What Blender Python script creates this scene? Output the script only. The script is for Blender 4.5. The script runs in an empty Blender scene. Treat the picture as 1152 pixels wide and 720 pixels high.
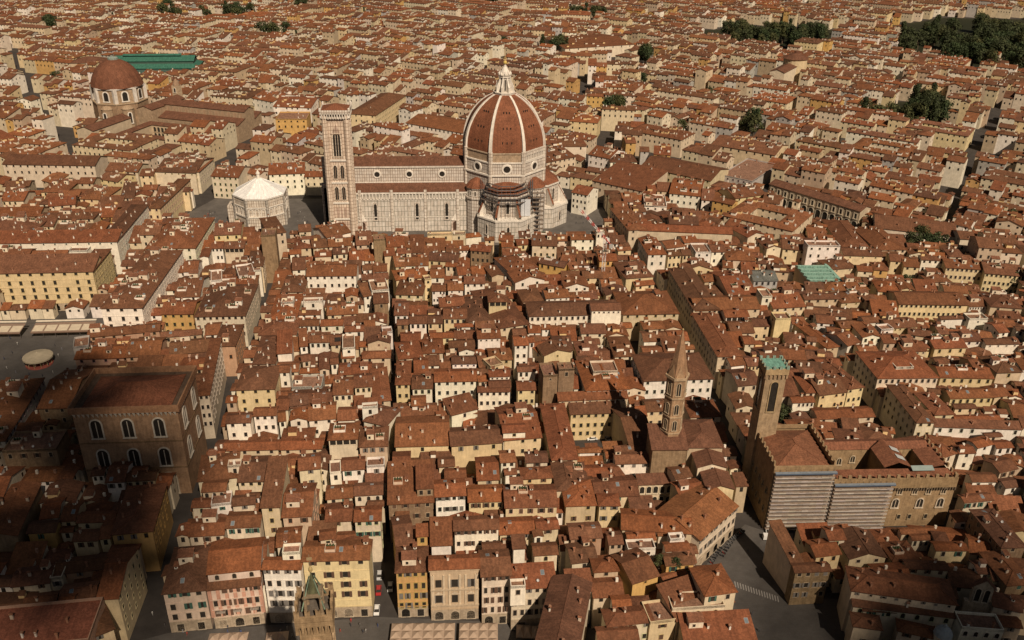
import bpy, math, random
import numpy as np
from mathutils import Matrix, Vector
random.seed(7)
R = random.Random(11)
D2R = math.radians
sc = bpy.context.scene
col = sc.collection

# ------------------------------------------------------------------ camera
CX, CY, CZ, YAW, PITCH, ROLL, FPX = -45.92, -556.447, 209.257, .096, .473, -.021, 985.677
_cy, _sy, _cp, _sp, _cr, _sr = math.cos(YAW), math.sin(YAW), math.cos(PITCH), math.sin(PITCH), math.cos(ROLL), math.sin(ROLL)
cam_d = bpy.data.cameras.new('camera')
cam = bpy.data.objects.new('camera', cam_d); col.objects.link(cam)
_F = Vector((_sy*_cp, _cy*_cp, -_sp)); _Rt = Vector((_cy, -_sy, 0)); _U = _Rt.cross(_F)
_R2 = _Rt*_cr - _U*_sr; _U2 = _Rt*_sr + _U*_cr
m = Matrix((_R2, _U2, -_F)).transposed().to_4x4(); m.translation = (CX, CY, CZ)
cam.matrix_world = m
cam_d.sensor_width = 36; cam_d.lens = FPX/1152*36; cam_d.clip_start = 1; cam_d.clip_end = 9000
sc.camera = cam
# ------------------------------------------------------------------ sky, sun, exposure
SUN_AZ, SUN_EL = 161., 45.
w = bpy.data.worlds.new('World'); sc.world = w; w.use_nodes = True
nt = w.node_tree; nt.nodes.clear()
sky = nt.nodes.new('ShaderNodeTexSky'); sky.sky_type = 'NISHITA'; sky.sun_disc = False
sky.sun_elevation = D2R(SUN_EL); sky.sun_rotation = D2R(SUN_AZ); sky.dust_density = 1.5; sky.ozone_density = .6
bg = nt.nodes.new('ShaderNodeBackground'); bg.inputs[1].default_value = .05
wo = nt.nodes.new('ShaderNodeOutputWorld')
hs_ = nt.nodes.new('ShaderNodeHueSaturation'); hs_.inputs['Saturation'].default_value = .45; hs_.inputs['Value'].default_value = .32
nt.links.new(sky.outputs[0], hs_.inputs['Color']); nt.links.new(hs_.outputs[0], bg.inputs[0]); nt.links.new(bg.outputs[0], wo.inputs[0])
sl = bpy.data.lights.new('sun', 'SUN'); sl.energy = 5.; sl.angle = D2R(.5); sl.color = (1, .84, .66)
so = bpy.data.objects.new('sun', sl); col.objects.link(so)
_a, _e = D2R(SUN_AZ), D2R(SUN_EL)
SUNV = Vector((math.sin(_a)*math.cos(_e), math.cos(_a)*math.cos(_e), math.sin(_e)))
so.rotation_euler = SUNV.to_track_quat('Z', 'Y').to_euler()
so.location = (0, -900, 800)
sc.view_settings.view_transform = 'Standard'; sc.view_settings.look = 'None'
sc.render.engine = 'CYCLES'; sc.cycles.diffuse_bounces = 2; sc.cycles.max_bounces = 6
sc.view_settings.exposure = -.06; sc.view_settings.gamma = 1; sc.view_settings.use_curve_mapping = False

# ------------------------------------------------------------------ photo pixel (1152 x 720) -> place on a level plane, and back
def unproj(px, py, z=0.):
    a = px-576.; b = 360.-py
    u = a*_cr+b*_sr; v = -a*_sr+b*_cr
    fw = FPX*_cp+v*_sp; dz = -FPX*_sp+v*_cp
    dx = u*_cy+fw*_sy; dy = -u*_sy+fw*_cy
    t = (z-CZ)/dz
    return (CX+dx*t, CY+dy*t)
def proj(x, y, z):
    dx, dy, dz = x-CX, y-CY, z-CZ
    r = dx*_cy-dy*_sy; fw = dx*_sy+dy*_cy
    dep = fw*_cp-dz*_sp; up = fw*_sp+dz*_cp
    if dep < 1: return (-9999, -9999, dep)
    u = FPX*r/dep; v = FPX*up/dep
    return (576+u*_cr-v*_sr, 360-(u*_sr+v*_cr), dep)

# ------------------------------------------------------------------ materials
def mat(name, rough=.85, noise=.25, nscale=.6, brick=None, tile=0., streak=0., attr=True, color=(.5, .5, .5), metal=0., spec=.2, objcol=False, fine=0.):
    M = bpy.data.materials.new(name); M.use_nodes = True
    t = M.node_tree; N = t.nodes; L = t.links
    b = N['Principled BSDF']; b.inputs['Roughness'].default_value = rough; b.inputs['Metallic'].default_value = metal
    b.inputs['Specular IOR Level'].default_value = spec
    if objcol:
        a = N.new('ShaderNodeObjectInfo'); c = a.outputs['Color']
    elif attr:
        a = N.new('ShaderNodeAttribute'); a.attribute_name = 'Col'; c = a.outputs['Color']
    else:
        a = N.new('ShaderNodeRGB'); a.outputs[0].default_value = (*color, 1); c = a.outputs[0]
    geo = N.new('ShaderNodeNewGeometry')
    uv = N.new('ShaderNodeUVMap'); uv.uv_map = 'UVMap'
    def mul(c, fac_socket, lo, hi):
        mr = N.new('ShaderNodeMapRange'); mr.inputs[1].default_value = .3; mr.inputs[2].default_value = .7
        mr.inputs[3].default_value = lo; mr.inputs[4].default_value = hi
        L.new(fac_socket, mr.inputs[0])
        v = N.new('ShaderNodeVectorMath'); v.operation = 'SCALE'
        L.new(c, v.inputs[0]); L.new(mr.outputs[0], v.inputs['Scale'])
        return v.outputs[0]
    if noise:
        n = N.new('ShaderNodeTexNoise'); n.inputs['Scale'].default_value = nscale; n.inputs['Detail'].default_value = 5; n.inputs['Roughness'].default_value = .65
        L.new(geo.outputs['Position'], n.inputs['Vector']); c = mul(c, n.outputs[0], 1-noise, 1+noise)
    if fine:
        n = N.new('ShaderNodeTexNoise'); n.inputs['Scale'].default_value = 3.1; n.inputs['Detail'].default_value = 4; n.inputs['Roughness'].default_value = .8
        L.new(geo.outputs['Position'], n.inputs['Vector']); c = mul(c, n.outputs[0], 1-fine, 1+fine)
    if streak:
        mp = N.new('ShaderNodeMapping'); mp.inputs['Scale'].default_value = (1.1, .16, 1)
        L.new(uv.outputs[0], mp.inputs[0])
        n = N.new('ShaderNodeTexNoise'); n.inputs['Scale'].default_value = 1.3; n.inputs['Detail'].default_value = 4
        L.new(mp.outputs[0], n.inputs['Vector']); c = mul(c, n.outputs[0], 1-streak, 1+streak)
    if tile:
        wv = N.new('ShaderNodeTexWave'); wv.wave_type = 'BANDS'; wv.bands_direction = 'X'
        wv.inputs['Scale'].default_value = 1.05; wv.inputs['Distortion'].default_value = 1.2; wv.inputs['Detail'].default_value = 2; wv.inputs['Detail Scale'].default_value = 2.5
        L.new(uv.outputs[0], wv.inputs['Vector']); c = mul(c, wv.outputs[0], 1-tile, 1+tile*.5)
        vo = N.new('ShaderNodeTexVoronoi'); vo.inputs['Scale'].default_value = 2.2; L.new(uv.outputs[0], vo.inputs['Vector'])
        sp = N.new('ShaderNodeSeparateColor'); L.new(vo.outputs['Color'], sp.inputs[0]); c = mul(c, sp.outputs[0], 1-tile*.55, 1+tile*.45)
    if brick:
        bw, bh, ms, cm, amt = brick
        br = N.new('ShaderNodeTexBrick'); br.offset = 0. if amt < 0 else .5
        br.inputs['Scale'].default_value = 1; br.inputs['Brick Width'].default_value = bw; br.inputs['Row Height'].default_value = bh
        br.inputs['Mortar Size'].default_value = ms; br.inputs['Mortar Smooth'].default_value = .2
        br.inputs['Color1'].default_value = (1, 1, 1, 1); br.inputs['Color2'].default_value = (.86, .82, .78, 1) ; br.inputs['Mortar'].default_value = (*cm, 1)
        L.new(uv.outputs[0], br.inputs['Vector'])
        mx = N.new('ShaderNodeMix'); mx.data_type = 'RGBA'; mx.blend_type = 'MULTIPLY'; mx.inputs[0].default_value = abs(amt)
        L.new(c, mx.inputs[6]); L.new(br.outputs[0], mx.inputs[7]); c = mx.outputs[2]
    L.new(c, b.inputs['Base Color'])
    return M
MW = mat('plaster', noise=.16, nscale=.3, streak=.09, fine=.1)
MR = mat('roof_tile', noise=.24, nscale=.22, tile=.30, streak=.18, fine=.13)
MS = mat('stone', noise=.25, nscale=.5, brick=(1.3, .55, .03, (.55, .5, .45), .7), streak=.18, fine=.15)
MM = mat('marble_panels', noise=.16, nscale=.3, brick=(2.1, 3.4, .17, (.30, .32, .28), -.9), streak=.2, fine=.14)
MMF = mat('marble_fine', noise=.16, nscale=.3, brick=(1.5, 2.2, .17, (.36, .29, .25), -.9), streak=.16, fine=.14)
MP = mat('marble_plain', noise=.14, nscale=.4, streak=.2, fine=.12)
MG = mat('dark_glass', rough=.25, noise=.3, nscale=.8, attr=False, color=(.03, .026, .022), spec=.4)
MSH = mat('shutter', noise=.15, nscale=1., brick=(5., .12, .03, (.6, .6, .6), .6))
MX = mat('painted', noise=.12, nscale=.5, rough=.6, fine=.06)
MC = mat('copper', noise=.3, nscale=.7, streak=.3, rough=.6, fine=.2)
MF = mat('fabric', noise=.12, nscale=.6, rough=.95)
MGR = mat('asphalt', noise=.25, nscale=.15, attr=False, color=(.052, .045, .040), rough=.9, fine=.12)
MPV = mat('paving', noise=.25, nscale=.12, brick=(1.6, .9, .04, (.75, .72, .7), .6), fine=.15, rough=.75, spec=.3)
ML = mat('leaves', noise=.35, nscale=.5, rough=.7)
MT = mat('bark', noise=.3, nscale=2., attr=False, color=(.09, .065, .045))
MCAR = mat('car_paint', rough=.25, noise=0, objcol=True, spec=.5)
MRUB = mat('rubber', attr=False, color=(.02, .02, .02), noise=0)
MCL = mat('clothes', noise=.1, nscale=3., objcol=True)

# ------------------------------------------------------------------ mesh builder
class MB:
    def __init__(s): s.v = []; s.f = []; s.c = []; s.m = []; s.uv = []; s.mats = []; s.T = None
    def mi(s, M):
        if M not in s.mats: s.mats.append(M)
        return s.mats.index(M)
    def face(s, pts, c, M):
        if s.T is not None:
            ca, sa, tx, ty, tz = s.T
            pts = [(p[0]*ca-p[1]*sa+tx, p[0]*sa+p[1]*ca+ty, p[2]+tz) for p in pts]
        i = len(s.v); n = len(pts); s.v.extend(pts); s.f.append(tuple(range(i, i+n)))
        c4 = (c[0], c[1], c[2], 1.)
        s.c.extend([c4]*n); s.m.append(s.mi(M))
        a, b, d = pts[0], pts[1], pts[2]
        ux, uy, uz = b[0]-a[0], b[1]-a[1], b[2]-a[2]; vx, vy, vz = d[0]-a[0], d[1]-a[1], d[2]-a[2]
        nx, ny, nz = uy*vz-uz*vy, uz*vx-ux*vz, ux*vy-uy*vx
        l = math.sqrt(nx*nx+ny*ny+nz*nz) or 1.; nx/=l; ny/=l; nz/=l
        h = math.hypot(nx, ny)
        if h < .02: s.uv.extend((p[0], p[1]) for p in pts)
        else:
            tx, ty = -ny/h, nx/h
            wx, wy, wz = -nz*ty, nz*tx, nx*ty-ny*tx
            s.uv.extend((p[0]*tx+p[1]*ty, p[0]*wx+p[1]*wy+p[2]*wz) for p in pts)
    def box(s, x0, x1, y0, y1, z0, z1, c, M, bottom=False, top=True):
        A, B, C_, D = (x0, y0), (x1, y0), (x1, y1), (x0, y1)
        for p, q in ((A, B), (B, C_), (C_, D), (D, A)):
            s.face([(*p, z0), (*q, z0), (*q, z1), (*p, z1)], c, M)
        if top: s.face([(*A, z1), (*B, z1), (*C_, z1), (*D, z1)], c, M)
        if bottom: s.face([(*D, z0), (*C_, z0), (*B, z0), (*A, z0)], c, M)
    def prism(s, P, z0, z1, c, M, top=True, cT=None, MT_=None):
        n = len(P)
        for i in range(n):
            p, q = P[i], P[(i+1) % n]
            s.face([(*p, z0), (*q, z0), (*q, z1), (*p, z1)], c, M)
        if top: s.face([(*p, z1) for p in P], cT or c, MT_ or M)
    def lathe(s, prof, n, c, M, ph=0., ctr=(0, 0), a0=0., a1=2*math.pi, cap=False):
        full = abs(a1-a0-2*math.pi) < 1e-6
        for k in range(n):
            t0 = a0+ph+(a1-a0)*k/n; t1 = a0+ph+(a1-a0)*(k+1)/n
            for (r0, z0), (r1, z1) in zip(prof, prof[1:]):
                P = []
                for r, t, z in ((r0, t0, z0), (r0, t1, z0), (r1, t1, z1), (r1, t0, z1)):
                    q = (ctr[0]+r*math.cos(t), ctr[1]+r*math.sin(t), z)
                    if not P or max(abs(q[i]-P[-1][i]) for i in range(3)) > 1e-5: P.append(q)
                if max(abs(P[0][i]-P[-1][i]) for i in range(3)) < 1e-5: P.pop()
                if len(P) > 2: s.face(P, c, M)
    def cone_roof(s, P, z, apex, c, M):
        n = len(P)
        for i in range(n):
            p, q = P[i], P[(i+1) % n]; s.face([(*p, z), (*q, z), apex], c, M)
    def bar(s, p, q, r, c, M, n=4):
        p = Vector(p); q = Vector(q); d = (q-p).normalized()
        u = d.cross(Vector((0, 0, 1)) if abs(d.z) < .9 else Vector((1, 0, 0))).normalized(); v = d.cross(u)
        ring = [(u*math.cos(2*math.pi*(k+.5)/n)+v*math.sin(2*math.pi*(k+.5)/n))*r for k in range(n)]
        for k in range(n):
            a, b = ring[k], ring[(k+1) % n]
            s.face([tuple(p+a), tuple(p+b), tuple(q+b), tuple(q+a)], c, M)
        s.face([tuple(q+a) for a in ring], c, M)
    def opening(s, x, z, w_, h, arch, fw, cf, MFr, cp=None, MPa=None, y=0., mull=0, out=.12):
        """an opening in a wall facing -y: a proud surround and a recessed pane"""
        def outline(w2, hh, zz):
            P = [(x-w2, zz), (x+w2, zz)]
            if arch:
                zs = zz+hh-w2
                P += [(x+w2*math.cos(t), zs+w2*math.sin(t)*(1.25 if arch == 2 else 1)) for t in [math.pi*k/8 for k in range(9)]]
            else: P += [(x+w2, zz+hh), (x-w2, zz+hh)]
            return P
        I = outline(w_/2, h, z); O = outline(w_/2+fw, h+fw*(1 if arch else 1), z)
        n = len(I)
        for k in range(1, n):
            a, b = k, (k+1) % n
            if fw > 0:
                s.face([(I[a][0], y-out, I[a][1]), (O[a][0], y-out, O[a][1]), (O[b][0], y-out, O[b][1]), (I[b][0], y-out, I[b][1])], cf, MFr)
                s.face([(O[a][0], y-out, O[a][1]), (O[a][0], y, O[a][1]), (O[b][0], y, O[b][1]), (O[b][0], y-out, O[b][1])], cf, MFr)
                s.face([(I[a][0], y-out, I[a][1]), (I[b][0], y-out, I[b][1]), (I[b][0], y, I[b][1]), (I[a][0], y, I[a][1])], cf, MFr)
        if fw > 0: s.box(x-w_/2-fw*1.3, x+w_/2+fw*1.3, y-out*1.6, y, z-fw*.8, z, cf, MFr, bottom=True)
        if MPa: s.face([(p[0], y-.03, p[1]) for p in I], cp or (.03, .03, .03), MPa)
        for k in range(mull):
            xx = x-w_/2+w_*(k+1)/(mull+1); s.box(xx-.12, xx+.12, y-out*.8, y-.03, z, z+h-w_*.25*(1 if arch else 0), cf, MFr)
    def mesh(s, name):
        me = bpy.data.meshes.new(name); me.from_pydata(s.v, [], s.f)
        for M in s.mats: me.materials.append(M)
        me.polygons.foreach_set('material_index', s.m)
        ul = me.uv_layers.new(name='UVMap'); ul.data.foreach_set('uv', np.array(s.uv, np.float32).ravel())
        ca = me.color_attributes.new('Col', 'FLOAT_COLOR', 'POINT'); ca.data.foreach_set('color', np.array(s.c, np.float32).ravel())
        me.update(); return me
    def build(s, name, parent=None, loc=(0, 0, 0), rz=0.):
        o = bpy.data.objects.new(name, s.mesh(name)); return link(o, parent, loc, rz)
def link(o, parent=None, loc=(0, 0, 0), rz=0.):
    col.objects.link(o); o.location = loc; o.rotation_euler = (0, 0, rz)
    if parent is not None: o.parent = parent
    return o
def put(name, me, parent=None, loc=(0, 0, 0), rz=0.): return link(bpy.data.objects.new(name, me), parent, loc, rz)
def thing(name, label, cat, loc=(0, 0, 0), rz=0., group=None):
    o = bpy.data.objects.new(name, None); link(o, None, loc, rz); o.empty_display_size = .5
    o['label'] = label; o['category'] = cat
    if group: o['group'] = group
    return o
def tag(o, label=None, cat=None, group=None, kind=None):
    for k, v in (('label', label), ('category', cat), ('group', group), ('kind', kind)):
        if v: o[k] = v
    return o
def copy_tree(o, parent=None):
    c = o.copy(); col.objects.link(c); c.parent = parent
    for ch in [x for x in CH.get(o.name, [])]: copy_tree(ch, c)
    return c
CH = {}
def jit(c, a=.08, r=None):
    r = r or R; k = 1+r.uniform(-a, a); return (c[0]*k, c[1]*k*(1+r.uniform(-.03, .03)), c[2]*k*(1+r.uniform(-.06, .06)))
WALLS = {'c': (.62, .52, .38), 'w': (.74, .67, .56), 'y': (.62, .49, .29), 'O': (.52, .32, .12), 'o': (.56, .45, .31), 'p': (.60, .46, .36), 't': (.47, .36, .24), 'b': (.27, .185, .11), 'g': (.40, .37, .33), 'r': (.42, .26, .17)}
WNAME = {'c': 'cream', 'w': 'white', 'y': 'yellow', 'O': 'ochre', 'o': 'beige', 'p': 'pink', 't': 'tan', 'b': 'brown stone', 'g': 'grey', 'r': 'reddish'}
ROOFS = [(0.19, 0.075, 0.034), (0.16, 0.067, 0.033), (0.213, 0.086, 0.039), (0.139, 0.063, 0.033), (0.232, 0.083, 0.034), (0.172, 0.076, 0.041), (0.198, 0.071, 0.032), (0.18, 0.071, 0.034), (0.15, 0.066, 0.035), (0.126, 0.059, 0.033)]

# ------------------------------------------------------------------ what must stay in view (half-size pixel grid, with the distance of what stands there)
SEEN = np.zeros((360, 576), np.float32)
def pix_mask(P):
    P = [(x/2, y/2) for x, y in P]; xs = [p[0] for p in P]; ys = [p[1] for p in P]
    x0, x1 = int(max(min(xs), 0)), int(min(max(xs)+1, 576)); y0, y1 = int(max(min(ys), 0)), int(min(max(ys)+1, 360))
    if x1 <= x0 or y1 <= y0: return None
    X, Y = np.meshgrid(np.arange(x0, x1)+.5, np.arange(y0, y1)+.5); ins = np.zeros(X.shape, bool); n = len(P); j = n-1
    for i in range(n):
        (xi, yi), (xj, yj) = P[i], P[j]
        if yi != yj: ins ^= ((yi > Y) != (yj > Y)) & (X < (xj-xi)*(Y-yi)/(yj-yi)+xi)
        j = i
    return (slice(y0, y1), slice(x0, x1)), ins
def keep_seen(P, dist):
    r = pix_mask(P)
    if r: SEEN[r[0]][r[1]] = dist
def hides(P, dist):
    r = pix_mask(P)
    if not r or not r[1].any(): return 0.
    return ((SEEN[r[0]] > dist-3.) & r[1]).sum()/r[1].sum()
# ------------------------------------------------------------------ footprints already taken, on a 1 m raster
OX0, OY0, OW, OH = -1420, -430, 3240, 2020
OCC = np.zeros((OH, OW), bool)
def poly_mask(P):
    xs = [p[0] for p in P]; ys = [p[1] for p in P]
    x0, x1 = int(max(min(xs)-OX0, 0)), int(min(max(xs)-OX0+1, OW)); y0, y1 = int(max(min(ys)-OY0, 0)), int(min(max(ys)-OY0+1, OH))
    if x1 <= x0 or y1 <= y0: return None
    X, Y = np.meshgrid(np.arange(x0, x1)+OX0+.5, np.arange(y0, y1)+OY0+.5)
    ins = np.zeros(X.shape, bool); n = len(P); j = n-1
    for i in range(n):
        (xi, yi), (xj, yj) = P[i], P[j]
        if yi != yj:
            c = ((yi > Y) != (yj > Y)) & (X < (xj-xi)*(Y-yi)/(yj-yi)+xi); ins ^= c
        j = i
    return (slice(y0, y1), slice(x0, x1)), ins
def occupy(P):
    r = poly_mask(P)
    if r: OCC[r[0]] |= r[1]
def taken(P):
    r = poly_mask(P)
    if not r: return 1.
    n = r[1].sum()
    return (OCC[r[0]] & r[1]).sum()/n if n else 1.
def corridor(pts, w_):
    for (x0, y0), (x1, y1) in zip(pts, pts[1:]):
        l = math.hypot(x1-x0, y1-y0) or 1; nx, ny = -(y1-y0)/l*w_/2, (x1-x0)/l*w_/2
        occupy([(x0+nx, y0+ny), (x1+nx, y1+ny), (x1-nx, y1-ny), (x0-nx, y0-ny)])
# ------------------------------------------------------------------ houses
def roof_z(W, D, h, rt, x, y):
    """height of the roof over a point of the plan"""
    k = .33
    if rt == 'f': return h
    if rt == 's': return h+min(.30, 4.5/max(D, 1))*y
    if rt == 'g': return h+min(k, 4/(D/2))*min(y, D-y)
    if rt == 'G': return h+min(k, 4/(W/2))*min(x, W-x)
    s = min(k, 4.5/(min(W, D)/2)); return h+s*max(0, min(x, W-x, y, D-y))
def add_block(mw, mr, W, D, z0, h, rt, cw, cr, oh=.55, Mw=None, ridge=True):
    """walls into mw, roof into mr; plan (0,0)-(W,D), front is y = 0"""
    Mw = Mw or MW
    t = .22
    mw.box(0, W, 0, D, z0, h if rt != 'f' else h+.9, cw, Mw, top=False)
    if rt == 'f':
        mr.face([(0, 0, h), (W, 0, h), (W, D, h), (0, D, h)], cr, MR)
        for a in ((0, .25, 0, D), (W-.25, W, 0, D), (.25, W-.25, 0, .25), (.25, W-.25, D-.25, D)):
            mw.box(*a, h-.1, h+.93, cw, Mw)
        return
    x0, x1, y0, y1 = -oh, W+oh, -oh, D+oh
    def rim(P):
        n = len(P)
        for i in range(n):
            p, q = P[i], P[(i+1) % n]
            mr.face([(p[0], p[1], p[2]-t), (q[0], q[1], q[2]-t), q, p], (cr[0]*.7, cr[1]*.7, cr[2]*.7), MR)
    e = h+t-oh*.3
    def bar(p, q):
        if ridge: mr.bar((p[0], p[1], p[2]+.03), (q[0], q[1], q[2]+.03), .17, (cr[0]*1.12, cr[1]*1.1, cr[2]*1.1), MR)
    if rt == 's':
        k = min(.30, 4.5/max(D, 1)); eb = e+k*(D+2*oh)
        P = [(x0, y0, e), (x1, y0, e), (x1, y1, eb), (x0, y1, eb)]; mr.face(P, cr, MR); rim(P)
        zt = h+k*D
        mw.face([(0, 0, h), (0, D, zt), (0, D, h)], cw, Mw); mw.face([(W, 0, h), (W, D, h), (W, D, zt)], cw, Mw); mw.face([(0, D, h), (W, D, h), (W, D, zt), (0, D, zt)], cw, Mw)
    elif rt == 'g':
        k = min(.33, 4/(D/2)); m_ = D/2; er = e+k*(m_+oh)
        a, b, c_, d, r0, r1 = (x0, y0, e), (x1, y0, e), (x1, y1, e), (x0, y1, e), (x0, m_, er), (x1, m_, er)
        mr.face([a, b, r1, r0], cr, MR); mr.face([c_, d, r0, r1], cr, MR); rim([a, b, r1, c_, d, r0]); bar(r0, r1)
        for x in (0, W): mw.face([(x, 0, h), (x, D, h), (x, m_, h+k*m_)], cw, Mw)
    elif rt == 'G':
        k = min(.33, 4/(W/2)); m_ = W/2; er = e+k*(m_+oh)
        a, b, c_, d, r0, r1 = (x0, y0, e), (x1, y0, e), (x1, y1, e), (x0, y1, e), (m_, y0, er), (m_, y1, er)
        mr.face([b, c_, r1, r0], cr, MR); mr.face([d, a, r0, r1], cr, MR); rim([a, r0, b, c_, r1, d]); bar(r0, r1)
        for y in (0, D): mw.face([(0, y, h), (W, y, h), (m_, y, h+k*m_)], cw, Mw)
    else:
        s = min(W, D)/2+oh; k = min(.33, 4.5/(min(W, D)/2)); er = e+k*s
        a, b, c_, d = (x0, y0, e), (x1, y0, e), (x1, y1, e), (x0, y1, e)
        if W >= D:
            r0, r1 = (x0+s, (y0+y1)/2, er), (x1-s, (y0+y1)/2, er)
            if W-D < .2: r1 = r0
            F = [[a, b, r1, r0], [b, c_, r1], [c_, d, r0, r1], [d, a, r0]]
        else:
            r0, r1 = ((x0+x1)/2, y0+s, er), ((x0+x1)/2, y1-s, er)
            F = [[a, b, r0], [b, c_, r1, r0], [c_, d, r1], [d, a, r0, r1]]
        for f in F:
            g = []
            for p in f:
                if p not in g: g.append(p)
            mr.face(g, cr, MR)
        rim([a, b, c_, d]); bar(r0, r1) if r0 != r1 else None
        bar(a, r0); bar(d, r0 if W >= D else r1); bar(b, r1 if W >= D else r0); bar(c_, r1)
# shared small meshes
_WM = {}
def window_meshes(w_, h, arch, cf, shut=None):
    k = (w_, h, arch, cf, shut)
    if k not in _WM:
        a = MB(); a.opening(0, 0, w_, h, arch, .16, cf, MP)
        p = MB(); p.opening(0, 0, w_, h, arch, 0, cf, MP, (.03, .03, .03), MG)
        s_ = None
        if shut:
            s_ = MB(); s_.box(-w_*.27, w_*.27, -.22, -.02, .03, h-(.25 if arch else .02), shut, MSH, bottom=True); s_ = s_.mesh('shutter')
        _WM[k] = (a.mesh('window'), p.mesh('pane'), s_)
    return _WM[k]
SHUT = {'b': (.13, .075, .05), 'g': (.06, .13, .10), 'n': (.20, .18, .16)}
def chimney_mesh(k):
    key = ('ch', k)
    if key not in _WM:
        m_ = MB(); c = [(.66, .58, .48), (.34, .17, .10), (.55, .44, .33), (.72, .66, .58)][k % 4]; s = [.3, .24, .42, .28][k % 4]
        m_.box(-s, s, -.24, .24, -1.2, 1.25+.2*k % 1, c, MW); m_.box(-s-.1, s+.1, -.34, .34, 1.25+.2*k % 1, 1.4+.2*k % 1, (.3, .16, .1), MW, bottom=True)
        m_.face([(-s-.2, -.5, 1.75), (s+.2, -.5, 1.75), (s+.2, 0, 2.0), (-s-.2, 0, 2.0)], (.26, .11, .06), MR)
        m_.face([(-s-.2, .5, 1.75), (s+.2, .5, 1.75), (s+.2, 0, 2.0), (-s-.2, 0, 2.0)], (.26, .11, .06), MR)
        for x in (-s, s-.12): m_.box(x, x+.12, -.24, .24, 1.3, 1.8, c, MW)
        _WM[key] = m_.mesh('chimney')
    return _WM[key]
def small_mesh(kind, k=0):
    key = (kind, k)
    if key in _WM: return _WM[key]
    m_ = MB()
    if kind == 'skylight':
        m_.box(-.6, .6, -.9, .9, -.2, .18, (.30, .28, .26), MX); m_.face([(-.5, -.8, .19), (.5, -.8, .19), (.5, .8, .19), (-.5, .8, .19)], (.2, .24, .28), MGL)
    elif kind == 'dormer':
        c = [(.70, .62, .50), (.62, .50, .36), (.76, .70, .60)][k % 3]
        w_, d, h = [(1.3, 2.2, 1.3), (2.0, 2.8, 1.7), (1.0, 1.8, 1.1)][k % 3]
        m_.box(-w_/2, w_/2, 0, d, -1.5, h, c, MW, top=False); m_.opening(0, .25, w_*.5, h*.62, 0, .08, c, MW, None, MG)
        m_.face([(-w_/2-.25, -.3, h-.02), (w_/2+.25, -.3, h-.02), (w_/2+.25, d, h+.45), (-w_/2-.25, d, h+.45)], (.21, .088, .047), MR)
        for x in (-w_/2, w_/2): m_.face([(x, 0, h), (x, d, h), (x, d, h+.45)], c, MW)
    elif kind == 'shed':
        c = [(.76, .69, .58), (.64, .54, .41), (.72, .62, .46)][k % 3]; w_, d, h = [(3., 2.4, 2.4), (4.2, 3., 2.7), (2.4, 2.2, 2.9)][k % 3]
        m_.box(-w_/2, w_/2, 0, d, -2.5, h, c, MW, top=False); m_.opening(-w_*.15, .6, .8, 1.2, 0, .08, c, MW, None, MG)
        m_.face([(-w_/2-.3, -.4, h-.05), (w_/2+.3, -.4, h-.05), (w_/2+.3, d+.2, h+.6), (-w_/2-.3, d+.2, h+.6)], (.2, .086, .048), MR)
        for x in (-w_/2, w_/2): m_.face([(x, 0, h), (x, d, h), (x, d, h+.58)], c, MW)
        m_.face([(-w_/2, d, h), (w_/2, d, h), (w_/2, d, h+.58), (-w_/2, d, h+.58)], c, MW)
    elif kind == 'terrace':
        c = [(.74, .67, .57), (.60, .45, .33)][k % 2]; w_, d = [(4.4, 3.4), (3.2, 3.)][k % 2]
        m_.box(-w_/2, w_/2, 0, d, -2, .5, (.36, .19, .12), MW)
        for a in ((-w_/2, -w_/2+.15, 0, d), (w_/2-.15, w_/2, 0, d), (-w_/2+.15, w_/2-.15, 0, .15), (-w_/2+.15, w_/2-.15, d-.15, d)): m_.box(*a, .3, 1.35, c, MW)
        for j in range(3): m_.lathe([(.0, .5), (.35, .55), (.42, 1.1), (.15, 1.7), (0, 1.75)], 6, (.04, .06, .025), ML, ctr=(-w_/2+.6+j*.9, d-.6))
    elif kind == 'dish':
        m_.lathe([(0, 0), (.3, .06), (.48, .22)], 8, (.5, .48, .46), MX); m_.bar((0, 0, -.8), (0, 0, 0), .05, (.3, .3, .3), MX)
    _WM[key] = m_.mesh(kind); return _WM[key]
MGL = mat('skylight_glass', rough=.12, noise=.2, attr=False, color=(.16, .19, .21), spec=.5)

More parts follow.
